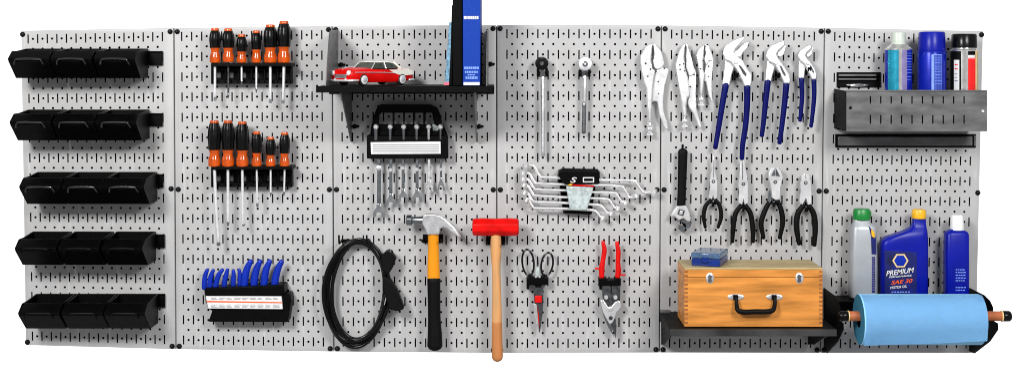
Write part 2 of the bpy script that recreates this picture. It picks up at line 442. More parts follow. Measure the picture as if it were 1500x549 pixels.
driver(315,41,70.5,92.5,148,8.2,1.9,'leftmost screwdriver in the upper rack, medium height with a bright shaft',0,G1)
driver(334.5,41.5,70.5,91.5,144,8.6,1.5,'second screwdriver from the left in the upper rack, with a dark shaft',0,G1,dark=True,phil=True)
driver(354,50,76,92.5,125,7.6,1.6,'shortest screwdriver of the upper rack, third from the left',0,G1,phil=True)
driver(375.5,44.5,73,92.5,136,7.4,1.5,'slim fourth screwdriver from the left in the upper rack',0,G1,phil=True)
driver(396,36,70,92.5,151,9.8,2.1,'thick screwdriver just left of the tallest one in the upper rack',0,G1)
driver(416,31,69,92.5,152,9.8,2.2,'tallest screwdriver of the upper rack, at its right end',-1.5,G1)
driver(314,176,219.5,244,360,9.4,2.4,'screwdriver with the longest shaft, at the left end of the lower rack',6,G2)
driver(334,176,219.5,244,331,9.4,2.1,'thick screwdriver second from the left in the lower rack',0,G2,phil=True)
driver(355,177.5,220,244,334,9.4,2.1,'thick screwdriver with a bent tip, third in the lower rack',1,G2,bent=True)
driver(376,192,224,244,303,7.6,1.5,'slim screwdriver fourth from the left in the lower rack',1,G2)
driver(396.5,200,227,244,288,7.4,1.5,'screwdriver with the lowest handle top in the lower rack, second from the right',0,G2,phil=True)
driver(417,193,224.5,244,287,7.6,1.4,'rightmost slim screwdriver in the lower rack',-1,G2,phil=True)

# ------------------------------------------------------------------ blue plier rack
T = crop(270,360,4.222)
root = thing('pliers_rack', 'black slanted rack with white label and red stripe under the blue plier handles', 'tool rack', V(362,471,0))
bm = new(); prism(bm, [(125,262),(618,240),(620,300),(128,308)], .0, .052, T); part('top_rail', bm, 'black', root, bev=.002)
bm = new(); prism(bm, [(130,296),(655,296),(662,335),(640,470),(148,468),(172,400),(145,385)], .0, .045, T); part('rack_body', bm, 'black', root, bev=.002)
bm = new(); prism(bm, [(132,310),(600,312),(608,390),(148,386)], .045, .053, T); part('label_plate', bm, 'paper', root, bev=.0008)
bm = new(); prism(bm, [(137,338),(603,346),(604,353),(139,347)], .053, .0536, T); part('red_stripe', bm, 'ored', root)
bm = new()
for y in (322,328,362,369,376):
    for j in range(9): prism(bm, rect(165+j*48,y,165+j*48+random.randint(24,42),y+2.2), .053, .0535, T)
part('printed_lines', bm, 'lineg', root)
def small_pliers(h, r, label, d=.03):
    a = T(*h[0][0]); root = thing('pliers', label, 'pliers', V(a[0],430,d), 'blue handled pliers standing in the striped rack')
    for hp in h:
        bm = new(); ptube(bm, hp, [r*.75,r,r*1.1,r*1.1], d, T, seg=10, flat=.9); part('handle', bm, 'blue', root)
    bm = new(); p = [T(*q[-1]) for q in h]
    prism(bm, [(p[0][0]-1,p[0][1]),(p[1][0]+1,p[1][1]),((p[0][0]+p[1][0])/2+2,p[0][1]+22),((p[0][0]+p[1][0])/2-2,p[0][1]+22)], d-.004, d+.004)
    part('jaws', bm, 'gunsteel', root, bev=.001)
small_pliers([[(143,145),(130,180),(124,225),(124,262)],[(180,148),(165,185),(158,225),(158,262)]],3.5,'small blue handled pliers at the left end of the striped rack')
small_pliers([[(238,145),(215,175),(200,215),(192,262)],[(268,145),(258,180),(248,225),(246,272)]],3.5,'small blue handled pliers second from the left in the striped rack')
small_pliers([[(302,148),(305,180),(303,225),(302,272)],[(338,145),(345,185),(345,225),(346,268)]],3.3,'small blue handled pliers in the middle of the striped rack')
small_pliers([[(412,92),(388,140),(376,190),(370,250)],[(470,92),(448,140),(436,190),(430,252)]],4.9,'taller blue handled pliers, next to the right end pair in the striped rack',.034)
small_pliers([[(530,92),(508,140),(498,190),(492,248)],[(603,94),(580,140),(566,190),(558,248)]],4.9,'taller blue handled pliers at the right end of the striped rack',.034)

# ------------------------------------------------------------------ upper shelf
def shelf(xl, xr, yt, dep, lip, label, m, pnts, brk, lipm=None):
    root = thing('wall_shelf', label, 'shelf', V((xl+xr)/2, yt, 0))
    a = V(xl,yt,0); b = V(xr,yt,0)
    bm = new(); wbox(bm, (a.x,-.001,a.z), (b.x,-dep,a.z-.002)); part('shelf_board', bm, m, root, bev=.0006)
    bm = new(); wbox(bm, (a.x,-dep,a.z+.001), (b.x,-dep-.002,a.z-lip)); part('front_lip', bm, lipm or m, root, bev=.001)
    bm = new(); wbox(bm, (a.x,-.001,a.z-.002), (b.x,-.003,a.z-lip*1.6)); part('back_flange', bm, m, root, bev=.0006)
    for w in brk: 
        for (name, x, prof, mm) in w:
            bm = new(); X = V(x,0,0).x
            sideplate(bm, X, .0022, [(d, V(0,y,0).z) for d,y in prof]); part(name, bm, mm, root, bev=.0004)
    return root
up = lambda x, m: ('upper_bracket', x, [(.001,44),(.150,47),(.165,52),(.232,122),(.232,124),(.001,124)], m)
lo = lambda x, m: ('lower_bracket', x, [(.001,126),(.225,126),(.225,132),(.02,206),(.001,208)], m)
shelf(482,724,124,.232,.0145,'black wall shelf carrying the toy car and the books','blackmetal',None,[[up(495,'greymetal'),lo(515,'greymetal')],[up(715,'greymetal'),lo(698,'greymetal')]])
for (x,y,t) in ((500,95,'by the toy car'),(520,185,'left below the toy car shelf'),(718.5,94,'beside the blue book'),(702,185,'right below the book shelf')):
    bm = new(); c = V(x,y,0); 
    lathe(bm, (c.x,0,c.z), [(.004,.0005),(.006,.003),(.006,.006),(.003,.008)], 12,'y'); wbox(bm, (c.x-.011,-.003,c.z-.003),(c.x+.011,-.007,c.z+.003))
    solo('wing_nut', bm, 'blackmetal', 'small black wing nut on the board '+t, 'fastener', 'wing nuts of the upper shelf', bev=.001, at=V(x,y,0))

# books
def vbook(x0, x1, ytop, d0, d1, m, label, lean=0., name='book'):
    root = thing(name, label, 'book', V((x0+x1)/2,124,d1))
    zb = V(0,124,0).z+.0012
    a = V(x0,0,d1).x; b = V(x1,0,d1).x; zt = V(0,ytop,d1).z; L = lean
    def P4(x0,x1,y0,y1,z0,z1,nm,mm,bev=.001):
        bm = new(); s0 = L*(z0-zb); s1 = L*(z1-zb)
        hull_pts(bm, [Vector((x0+s0,y0,z0)),Vector((x1+s0,y0,z0)),Vector((x1+s1,y0,z1)),Vector((x0+s1,y0,z1))],
                     [Vector((x0+s0,y1,z0)),Vector((x1+s0,y1,z0)),Vector((x1+s1,y1,z1)),Vector((x0+s1,y1,z1))])
        return part(nm, bm, mm, root, bev=bev)
    t = min(.003,(b-a)*.2)
    P4(a,b,-d1,-d1+.003,zb,zt,'spine',m,.0014)
    P4(a,a+t,-d1+.003,-d0,zb,zt,'cover',m); P4(b-t,b,-d1+.003,-d0,zb,zt,'cover',m)
    P4(a+t+.0001,b-t-.0001,-d1+.0035,-d0-.003,zb+.002,zt-.003,'page_block','paper',.0003)
    return root
bk = vbook(678,703.5,-28,.03,.205,'bluebook','tall blue hardback with white lettering, standing right of the black book')
bm = new()
for (x,w) in ((679.5,3),(683.2,1.6),(685.5,1.2),(687.5,1.8),(690,2.2),(693,1.6),(695.2,2.4),(698.2,2.6)): prism(bm, rect(x,24,x+w,28.5), .205, .2056)
part('title_print', bm, 'paper', bk)
bm = new()
for y,x0,x1,h in ((98,680,701.5,3.4),(104.2,681,700,3),(109,685,697,1.8),(112.4,682,699.5,3.6)):
    x = x0
    while x < x1-1.5:
        w = random.uniform(1.8,3.6); prism(bm, rect(x,y,min(x+w,x1),y+h), .205, .2056); x += w+.6
part('publisher_print', bm, 'ltblue', bk, label='pale rows of small print')
bm = new(); prism(bm, rect(679,120.5,702.5,125), .205, .2056); part('white_band', bm, 'paper', bk)
vbook(663,677.3,-40,.03,.195,'black','tall black book between the blue hardback and the leaning booklet')
bb = vbook(651,657.5,33,.05,.19,'bookedge','thin leaning booklet with a pink spot, left of the black book',lean=.075,name='booklet')
bm = new(); prism(bm, [(650.6,120.5),(658,120.5),(657.6,125),(650.2,125)], .19, .1906); part('pink_spot', bm, 'pink', bb)
vbook(658.4,662.3,8,.04,.192,'black','thin black booklet leaning against the tall black book',lean=.03,name='booklet')

# ------------------------------------------------------------------ toy car (nose left, turned towards the viewer)
def toy_car():
    ang = math.radians(49)
    base = V(546,124,.116); base.z = V(0,124,0).z+.001
    root = thing('toy_car', 'red and white fifties model car standing on the upper shelf', 'toy car', base)
    Lh = .100; Wd = .036
    R = Matrix.Rotation(ang, 3, 'Z')
    def loc(p): return base+R@(Vector(p)*1.03)
    def loft(sections, m, name, bev=0):
        """sections: list of closed loops in local coordinates"""
        bm = new(); rings = [[bm.verts.new(loc(p)) for p in s] for s in sections]
        n = len(rings[0])
        for A,Bq in zip(rings, rings[1:]):
            for j in range(n): bm.faces.new((A[j],A[(j+1)%n],Bq[(j+1)%n],Bq[j]))
        bm.faces.new(rings[0]); bm.faces.new(list(reversed(rings[-1])))
        return part(name, bm, m, root, bev=bev)
    def sec(x, w, z0, z1, crown=.003, tuck=.9):
        return [(x,-w*tuck,z0),(x,-w,z0+.006),(x,-w,z1-.006),(x,-w*.94,z1-.0015),(x,-w*.6,z1+crown*.6),(x,0,z1+crown),(x,w*.6,z1+crown*.6),(x,w*.94,z1-.0015),(x,w,z1-.006),(x,w,z0+.006),(x,w*tuck,z0)]
    # lower body, nose at -x
    loft([sec(-Lh,.0315,.011,.032,.001),sec(-Lh+.006,.035,.009,.0355),sec(-.08,.0365,.008,.0375),sec(-.045,.037,.007,.0385),sec(-.02,.037,.007,.0375),
          sec(.03,.037,.007,.0365),sec(.048,.037,.007,.0368),sec(.075,.0365,.009,.0372),sec(.095,.035,.010,.0352),sec(Lh,.032,.012,.032,.001)],'red','body',.0006)
    # white rear quarter, both sides and boot
    for s in (-1,1):
        bm = new(); q = [(.018,.0355),(.045,.0358),(.075,.0362),(.097,.0338),(.1005,.03),(.099,.024),(.07,.022),(.045,.0245),(.032,.029)]
        hull_pts(bm, [loc((x,s*.0378 if x < .09 else s*.0362,z)) for x,z in q], [loc((x,s*.034,z)) for x,z in q]); part('white_flank', bm, 'cream', root, bev=.0004)
    bm = new(); hull_pts(bm, [loc(p) for p in ((.052,-.031,.0402),(.094,-.028,.0375),(.094,.028,.0375),(.052,.031,.0402))],[loc(p) for p in ((.052,-.031,.036),(.094,-.028,.034),(.094,.028,.034),(.052,.031,.036))])
    part('boot_lid', bm, 'cream', root, bev=.0006)
    # greenhouse glass
    def g(x, w, z): return [(x,-w,z),(x,w,z)]
    bm = new()
    lo_ = [(-.034,-.0325,.0385),(.058,-.031,.0385),(.058,.031,.0385),(-.034,.0325,.0385)]
    hi_ = [(-.016,-.0265,.0529),(.038,-.026,.0529),(.038,.026,.0529),(-.016,.0265,.0529)]
    hull_pts(bm, [loc(p) for p in lo_],[loc(p) for p in hi_]); part('window_glass', bm, 'glass', root, bev=.0006)
    loft([[(-.0185,-.0265,.0527),(-.0185,0,.0531),(-.0185,.0265,.0527),(-.0175,.0255,.0539),(-.0175,0,.0549),(-.0175,-.0255,.0539)],
          [(-.005,-.028,.0527),(-.005,0,.0530),(-.005,.028,.0527),(-.005,.026,.0551),(-.005,0,.0567),(-.005,-.026,.0551)],
          [(.025,-.028,.0527),(.025,0,.0530),(.025,.028,.0527),(.025,.026,.0549),(.025,0,.0565),(.025,-.026,.0549)],
          [(.044,-.027,.0505),(.044,0,.0507),(.044,.027,.0505),(.043,.0255,.0527),(.043,0,.0541),(.043,-.0255,.0527)]],'cream','roof',.0005)
    for s in (-1,1):   # pillars
        for (a,b,r,mm) in (((-.034,.0325,.0385),(-.0175,.0268,.0533),.0011,'chrome'),((.012,.0330,.0385),(.010,.0272,.0533),.0010,'chrome'),((.061,.0315,.0385),(.043,.0268,.0521),.0028,'cream')):
            bm = new(); tube(bm, [loc((a[0],s*a[1],a[2])),loc((b[0],s*b[1],b[2]))], r, seg=8); part('pillar', bm, mm, root)
        bm = new(); tube(bm, [loc((-.09,s*.0375,.0305)),loc((-.03,s*.0385,.0300)),loc((.02,s*.0385,.0290)),loc((.034,s*.0385,.0275))], .0008, seg=6); part('side_trim', bm, 'chrome', root)
        # wheels
        for x in (-.062,.060):
            bm = new(); c = Vector((x,s*.031,.0132))
            def wheel(prof, m, nm, par):
                bm = new(); rings = []
                for r,h in prof: rings.append([bm.verts.new(loc((c.x+r*math.cos(a), c.y+s*h, c.z+r*math.sin(a)))) for a in [2*math.pi*j/22 for j in range(22)]])
                for A,Bq in zip(rings, rings[1:]):
                    for j in range(22): bm.faces.new((A[j],A[(j+1)%22],Bq[(j+1)%22],Bq[j]))
                bm.faces.new(rings[0]); bm.faces.new(rings[-1]); return part(nm, bm, m, par)
            bm.free()
            w = wheel([(.0118,-.005),(.0132,-.003),(.0132,.005),(.0122,.0068),(.009,.0072)],'tyre','wheel',root)
            wheel([(.0098,.0070),(.0098,.0078),(.0078,.0080)],'paper','whitewall',w)
            wheel([(.0072,.0074),(.0066,.0088),(.003,.0096),(.001,.0098)],'chrome','hub_cap',w)
        # headlights
        bm = new(); rings = []
        def fl(prof, y, z, m, nm):
            bm = new(); rings = []
            for r,h in prof: rings.append([bm.verts.new(loc((-Lh-h, y+r*math.cos(a), z+r*math.sin(a)))) for a in [2*math.pi*j/18 for j in range(18)]])
            for A,Bq in zip(rings, rings[1:]):
                for j in range(18): bm.faces.new((A[j],A[(j+1)%18],Bq[(j+1)%18],Bq[j]))
            bm.faces.new(rings[0]); bm.faces.new(rings[-1]); return part(nm, bm, m, root)
        bm.free()
        fl([(.0052,-.006),(.0056,.001),(.0048,.002),(.002,.0028)], s*.0262, .0290,'paper','headlight')
        fl([(.003,-.003),(.003,.003),(.0015,.0045)], s*.018, .0135,'chrome','bumper_bullet')
    bm = new(); hull_pts(bm, [loc(p) for p in ((-Lh-.001,-.019,.0165),(-Lh-.001,.019,.0165),(-Lh-.0005,.0205,.0262),(-Lh-.0005,-.0205,.0262))],[loc(p) for p in ((-Lh+.003,-.019,.0165),(-Lh+.003,.019,.0165),(-Lh+.003,.0205,.0262),(-Lh+.003,-.0205,.0262))])
    part('grille', bm, 'gunsteel', root, bev=.001)
    bm = new()
    for i in range(5):
        z = .0175+i*.002; tube(bm, [loc((-Lh-.0016,-.019,z)),loc((-Lh-.0016,.019,z))], .0004, seg=6)
    part('grille_bars', bm, 'chrome', root)
    for x,nm in ((-1,'front_bumper'),(1,'rear_bumper')):
        bm = new(); e = x*(Lh+.004)
        tube(bm, [loc((x*.082,-.0385,.0118)),loc((e-x*.003,-.0355,.0118)),loc((e+x*.001,-.018,.0115)),loc((e+x*.001,0,.0115)),loc((e+x*.001,.018,.0115)),loc((e-x*.003,.0355,.0118)),loc((x*.082,.0385,.0118))], .0027, seg=10, n=4)
        part(nm, bm, 'chrome', root)
    bm = new(); tube(bm, [loc((-Lh+.004,0,.037)),loc((-.08,0,.0415)),loc((-.06,0,.0425))], .0009, seg=6); part('bonnet_ornament', bm, 'chrome', root)
toy_car()

# ------------------------------------------------------------------ wrench caddy
T = crop(520,145,5.78)
root = thing('wrench_caddy', 'black plastic caddy with carry handle and white label holding six spanners', 'tool holder', V(597,234,0))
bm = new()   # handle arch, as a bent bar
prism(bm, [(98,312),(135,290),(143,215),(200,215),(203,140),(222,118),(655,118),(668,140),(672,215),(745,215),(760,285),(785,312),(745,312),(740,250),(725,140),(695,75),(640,48),(215,48),(185,75),(160,140),(140,250),(135,312)], .022, .034, T)
bmesh.ops.triangulate(bm, faces=bm.faces[:])
part('carry_handle', bm, 'black', root)
bm = new(); prism(bm, [(98,312),(785,312),(788,505),(100,505)], .01, .042, T); part('front_panel', bm, 'black', root, bev=.002)
bm = new(); prism(bm, [(140,215),(745,215),(765,312),(125,312)], .008, .030, T); part('slot_bar', bm, 'black', root, bev=.002)
for x0,x1 in ((318,332),(408,418),(490,502),(577,594)):
    bm = new(); prism(bm, rect(x0,118,x1,218), .022, .03, T); part('divider', bm, 'black', root)
bm = new(); prism(bm, [(132,366),(724,360),(726,464),(136,468)], .042, .0434, T); part('white_label', bm, 'paper', root, bev=.0005)
bm = new()
for y in (385,402,419,436,450): prism(bm, rect(150,y,710,y+4.5), .0434, .0438, T)
part('label_lines', bm, 'lineg', root)
bm = new(); prism(bm, [(655,214),(742,212),(720,240),(700,268),(660,268)], .030, .032, T); part('size_sticker', bm, 'pouch', root)
WR = [(177,555,318,9.5,3.4,236),(298,572.5,303,8,2.8,239),(412,590.5,296,8,2.6,236),(522,611,296,8,2.6,238),(624,628.5,282,6.8,2.5,237),(724,646,279,5.6,1.9,238)]
WL = ['longest spanner, hanging at the left end of the caddy','second spanner from the left hanging in the caddy','third spanner from the left hanging in the caddy','fourth spanner from the left hanging in the caddy','bright white steel spanner, second from the right in the caddy','smallest spanner, hanging at the right end of the caddy']
for i,(tx,bx,by,hw,sr,yy) in enumerate(WR):
    x = T(tx,0)[0]; d = .036
    root = thing('spanner', WL[i], 'spanner', V(bx,by,d), 'spanners hanging in the caddy')
    m = 'brushed' if i == 4 else 'gunsteel'
    bm = new(); ty = T(0,240)[1]
    c = V(x,ty-1,.048); 
    lathe(bm, (c.x,0,c.z), [(.0062,.044),(.0068,.046),(.0068,.050),(.005,.052),(.0036,.050)], 14,'y'); part('ring_end', bm, 'brushed', root)
    bm = new(); 
    ptube(bm, [(x,ty+1),(x,ty+12),(x,222),(bx,238),(bx,by-14)], [sr*.8,sr*.7,sr*.7,sr*.8,sr*.9], [.047,.044,.030,.030,.030], seg=10, flat=.6); part('shank', bm, m, root)
    bm = new()
    h = hw
    prism(bm, [(bx-sr,by-20),(bx+sr,by-20),(bx+sr*1.1,by-14),(bx+h*.8,by-9),(bx+h,by-2),(bx+h*.8,by+1),(bx+h*.45,by-1),(bx+h*.35,by-7),(bx-h*.35,by-7),(bx-h*.45,by-1),(bx-h*.8,by+1),(bx-h,by-2),(bx-h*.8,by-9),(bx-sr*1.1,by-14)], .027, .033)
    part('open_jaw', bm, 'brushed' if i == 4 else 'jawsteel', root, bev=.0016)
    bm = new(); disc(bm, bx-.5, yy+10, sr*1.1, .028, .034); part('stamped_boss', bm, 'brushed', root)

# ------------------------------------------------------------------ cable coil
root = thing('coiled_cable', 'black rubber cable coiled in a tall loop left of the claw hammer', 'cable', V(524,508,0))
bm = new(); 
N = 56
for s in range(8):
    C = []
    ox, oy = [0,-5,4,-2,5,-6,-4,2][s]*.4, [0,3,-3,5,-5,-1,2,-2][s]*.5
    rx = 42.5+[0,3,-2.8,1.5,-4,4.2,-1.5,2.2][s]; ry = 75+[0,2,-3,3,-4,-1,-2,1][s]
    dd = .018+.007*(s%3)
    for j in range(N):
        a = 2*math.pi*j/N
        C.append(V(523.5+ox+rx*math.cos(a)*(1+.02*math.sin(3*a+s))+3*math.sin(a), 427+oy-ry*math.sin(a)*(1+.01*math.cos(2*a+s)), dd+.008*math.sin(a+s)))
    tube(bm, C, 2.5*S, seg=10, closed=True)
part('cable_loops', bm, 'cable', root)
bm = new(); 
ptube(bm, [(566,395),(572,420),(570,445),(560,470)], [3,3,3,2.6], .042, seg=10); ptube(bm, [(560,378),(568,372),(574,368)], 3, .04, seg=8)
part('cable_tail', bm, 'cable', root)
bm = new(); prism(bm, [(558,375),(566,367),(574,370),(580,378),(575,392),(569,402),(560,396)], .02, .05); part('binding_strap', bm, 'gripblack', root, bev=.003)
bm = new(); prism(bm, [(560,402),(572,410),(582,425),(592,452),(584,456),(570,453),(566,440),(560,424)], .025, .055); part('plug', bm, 'gripblack', root, bev=.004)
bm = new(); ptube(bm, [(566,432),(565,438),(563,446)],[.8,.8,.7],.052, seg=8); part('plug_pin', bm, 'brushed', root)
hook(521,352,'black double hook carrying the coiled cable',w=40,d=.06,up=12)

# ------------------------------------------------------------------ hammer
T = crop(585,305,2.5)
root = thing('claw_hammer', 'claw hammer with steel head, amber shaft and black rubber grip', 'hammer', V(636,507,.05))
bm = new(); prism(bm, [(86,27),(95,21),(130,21),(150,27),(170,40),(200,68),(226,106),(216,106),(198,94),(175,76),(160,70),(150,74),(146,97),(100,97),(97,84),(86,62),(82,57)], .030, .056, T); part('claw_head', bm, 'brushed', root, bev=.005, seg=3)
bm = new()
c = T(52,43); p = V(c[0],c[1],.043)
lathe(bm, (V(T(55,0)[0],0,.043).x, -.043, p.z), [(.0105,-.020),(.013,-.018),(.013,-.007),(.0085,-.004),(.0088,.012),(.011,.022)], 24, 'x')
part('striking_face', bm, 'gunsteel', root)
bm = new(); ptube(bm, [(124,92),(125,150),(125,210),(126,262)], [7.7,8.0,8.8,9.2], .043, T, flat=.72, seg=16, cap=False); part('shaft', bm, 'yellow', root)
bm = new(); ptube(bm, [(126,258),(127,330),(128,400),(130,470),(130,503)], [9.6,9.2,9.2,10.6,11.2], .043, T, flat=.78, seg=16); part('rubber_grip', bm, 'gripblack', root)
hook(*T(123,112),'black double hook carrying the claw hammer',w=27,d=.062,up=4)

# ------------------------------------------------------------------ sledge
T = crop(680,310,2.39)
root = thing('sledge_hammer', 'sledge hammer with red head and long pale wooden handle', 'hammer', V(728,530,.05))
bm = new()
cx, cy = T(110,53); c = V(cx,cy,.055); hl = 34*k(.055); 
rings = []
for (x,r) in ((-hl,.0165),(-hl+.003,.0195),(-hl*.55,.0205),(0,.0195),(hl*.55,.0205),(hl-.003,.0195),(hl,.0165)):
    rings.append([bm.verts.new(Vector((c.x+x, -.055+r*1.12*math.cos(math.radians(22.5+45*j)), c.z+r*1.12*math.sin(math.radians(22.5+45*j))))) for j in range(8)])
for A,Bq in zip(rings, rings[1:]):
    for j in range(8): bm.faces.new((A[j],A[(j+1)%8],Bq[(j+1)%8],Bq[j]))
bm.faces.new(rings[0]); bm.faces.new(rings[-1])
part('hammer_head', bm, 'red', root, bev=.0025)
bm = new(); ptube(bm, [(111,80),(111,130),(112,200),(114,300),(114,386)], [7,8,6.2,6.6,7.4], .055, T, flat=.8, seg=18, cap=False); part('handle', bm, 'ash', root)
bm = new(); ptube(bm, [(114,384),(115,440),(116,500),(116,512)], [7.4,7.7,8,7.6], .055, T, flat=.8, seg=18); part('handle_end', bm, 'ash2', root, label='darker varnished end of the handle')
hook(*T(110,102),'black double hook carrying the red sledge hammer',w=25,d=.075,up=4)

# ------------------------------------------------------------------ ratchets
T = crop(755,70,3.23)
root = thing('ratchet_wrench', 'long ratchet handle with a round black head', 'ratchet', V(795,229,.03))
bm = new(); disc(bm, 125,75,9.6,.014,.036,T,26); part('ratchet_head', bm, 'blackgloss', root, bev=.002)
bm = new(); disc(bm, 125,75,3.2,.036,.040,T); prism(bm, rect(116,44,134,52),.018,.038,T); part('drive_button', bm, 'darksteel', root)
bm = new(); prism(bm, [(112,98),(142,98),(142,138),(116,138)], .017,.034,T); part('neck', bm, 'darksteel', root, bev=.002)
bm = new(); ptube(bm, [(129,135),(130,200),(131,300),(130,400),(130,508)], [3.4,3.6,3.5,3.1,3.1], .026, T, seg=16); part('handle', bm, 'brushed', root)
root = thing('ratchet_wrench', 'shorter ratchet handle with a round bright steel head', 'ratchet', V(855,196,.03))
bm = new(); disc(bm, 330,77,10.4,.014,.034,T,28); part('ratchet_head', bm, 'steelw', root, bev=.002)
bm = new(); c = T(330,77); p = V(*c,.034); lathe(bm, (p.x,0,p.z), [(.0068,.034),(.0068,.0362),(.0045,.0372),(.0043,.0362)],22,'y'); part('selector_ring', bm, 'gunsteel', root)
bm = new(); disc(bm, 330,77,1.8,.0362,.039,T); part('drive_button', bm, 'steelw', root)
bm = new(); prism(bm, [(312,104),(346,104),(344,134),(314,134)], .017,.032,T); part('neck', bm, 'darksteel', root, bev=.002)
bm = new(); ptube(bm, [(328,132),(328,200),(327,262)], [3.5,3.8,3.4], .025, T, seg=16); part('handle', bm, 'brushed', root)
bm = new(); ptube(bm, [(326,262),(325,330),(323,402)], [3.1,3.1,3.3], .025, T, seg=16); part('lower_handle', bm, 'gunsteel', root)
for (x,y,t) in ((127,118,'long black headed ratchet'),(329,118,'short bright headed ratchet')): hook(*T(x,y),'black double hook carrying the '+t,w=13.5,d=.042,up=2)

# ------------------------------------------------------------------ offset ring spanner set
T = crop(750,225,4.99)
W6 = [([(100,88),(145,85),(168,102),(200,160),(225,172),(375,178)],[(615,190),(885,198),(908,212),(948,268),(975,285),(1035,278)],3.4),
 ([(85,140),(125,145),(165,205),(192,218),(385,224)],[(600,228),(790,238),(818,255),(850,308),(870,320),(900,308)],3.3),
 ([(85,185),(120,190),(160,250),(190,262),(390,268)],[(585,280),(745,288),(768,302),(800,350),(832,360)],3.1),
 ([(90,230),(120,240),(155,295),(182,307),(395,318)],[(580,325),(690,332),(716,346),(748,392),(777,400)],2.9),
 ([(95,285),(120,295),(150,340),(180,352),(400,360)],[(565,370),(635,375),(662,391),(695,430),(727,438)],2.8),
 ([(110,338),(125,345),(150,385),(180,398),(395,402)],[(565,410),(600,415),(622,430),(648,463),(666,470)],2.5)]
WO = ['topmost and longest','second from the top','third from the top','fourth from the top','fifth from the top','lowest and shortest']
for i,(a,b,r) in enumerate(W6):
    root = thing('offset_ring_spanner', 'bright double ended offset ring spanner, %s in the black holder' % WO[i], 'spanner', V(*T(*b[-1]),.03), 'offset ring spanners in the black holder')
    bm = new(); pts = a+b; n = len(pts)
    ptube(bm, pts, 2.0, .030, T, seg=10, n=4, flat=.8); part('shank', bm, 'steelw', root)
    for e,nx in ((a[0],a[1]),(b[-1],b[-2])):
        bm = new(); q = T(*e); p = V(*q,.03); u = T(*nx); 
        dv = (Vector((q[0]-u[0],0,-(q[1]-u[1])))).normalized()
        ax = Vector((-dv.z,0,dv.x))
        R3 = Vector((0,1,0))
        # ring seen edge on: a short barrel
        rr = r*S; rings = []
        for h,sc in ((-.0052,.72),(-.0040,1.),(.0040,1.),(.0052,.72)):
            rings.append([bm.verts.new(p+ax*h*1.1+(dv*math.cos(t)+R3*math.sin(t))*rr*sc*1.6) for t in [2*math.pi*j/18 for j in range(18)]])
        for A,Bq in zip(rings, rings[1:]):
            for j in range(18): bm.faces.new((A[j],A[(j+1)%18],Bq[(j+1)%18],Bq[j]))
        bm.faces.new(rings[0]); bm.faces.new(rings[-1])
        part('ring_end', bm, 'steelw', root)
root = thing('spanner_holder', 'black plastic holder with grey green pouch clasping the offset ring spanners', 'tool holder', V(848,313,0))
bm = new(); prism(bm, [(340,122),(375,110),(628,116),(642,135),(640,215),(590,250),(572,400),(582,445),(375,436),(395,400),(398,240),(340,165)], .002, .024, T); bmesh.ops.triangulate(bm, faces=bm.faces[:]); part('holder_back', bm, 'black', root)
bm = new(); prism(bm, [(340,125),(638,130),(638,216),(385,226),(342,168)], .024, .042, T); part('holder_clamp', bm, 'black', root, bev=.002)
bm = new(); prism(bm, [(395,236),(598,243),(548,418),(424,412)], .035, .046, T); part('pouch', bm, 'pouch', root, bev=.003)
bm = new(); prism(bm, [(435,224),(600,232),(600,242),(435,234)], .042, .0475, T); part('red_edge', bm, 'red', root)
bm = new(); prism(bm, [(405,232),(430,218),(442,222),(440,234)], .042, .0475, T); part('orange_corner', bm, 'capyellow', root)
bm = new()
for q in (rect(518,172,600,180),rect(518,202,600,210),rect(518,180,526,202),rect(592,180,600,202)): prism(bm, q, .042,.0428,T)
part('printed_rectangle', bm, 'paper', root)
text('S', *T(450,192), .0422, 8.2, 'paper', root, wpx=9, shear=.25, rot=-.1, name='printed_emblem')

# ------------------------------------------------------------------ scissors
T = crop(750,350,3.66)
root = thing('scissors', 'black handled scissors hanging point down in a black clip', 'scissors', V(*T(148,500),.02))
def ell(cx,cy,rx,ry,rot,n=32):
    o = []
    for j in range(n):
        a = 2*math.pi*j/n; x = rx*math.cos(a); y = ry*math.sin(a)
        o.append(V(*T(cx+x*math.cos(rot)-y*math.sin(rot), cy+x*math.sin(rot)+y*math.cos(rot)),.022))
    return o
bm = new(); tube(bm, ell(86,125,31,70,-.10), 1.5*S, seg=8, closed=True); part('finger_loop', bm, 'blackgloss', root)
bm = new(); tube(bm, ell(188,134,31,62,.16), 1.5*S, seg=8, closed=True); part('finger_loop', bm, 'blackgloss', root)
bm = new(); ptube(bm, [(97,188),(112,212),(135,250)],[2.2,3,3.4],.022,T,seg=10,flat=.7); ptube(bm, [(172,190),(160,212),(145,250)],[2.2,3,3.4],.024,T,seg=10,flat=.7); part('shank', bm, 'gripblack', root)
bm = new(); prism(bm, [(113,250),(168,250),(168,330),(164,400),(150,500),(146,500),(140,420),(118,330)], .018,.0235,T); part('black_blade', bm, 'darksteel', root, bev=.0008)
bm = new(); prism(bm, [(117,345),(132,350),(140,420),(146,505),(128,450),(118,400)], .0235,.026,T); part('bright_blade', bm, 'brushed', root, bev=.0006)
bm = new(); prism(bm, rect(122,303,160,341), .0235,.030,T); part('red_guard', bm, 'redgrip', root, bev=.002)
bm = new(); prism(bm, [(137,352),(145,420),(146,480),(140,420)], .0235,.0275,T); part('red_streak', bm, 'redgrip', root)
bm = new(); prism(bm, [(128,150),(145,150),(150,190),(138,205),(124,190)], .015,.02,T); part('spring', bm, 'pouch', root, bev=.001)
root = thing('holder_clip', 'black wall clip gripping the scissors', 'clip', V(*T(135,245),0))
bm = new(); prism(bm, rect(78,208,195,246), .001,.032,T); prism(bm, rect(78,240,92,270),.001,.026,T); part('clip_body', bm, 'black', root, bev=.002)
bm = new(); disc(bm,128,202,1.6,.03,.036,T); disc(bm,148,202,1.6,.03,.036,T); part('rivet', bm, 'steelw', root)

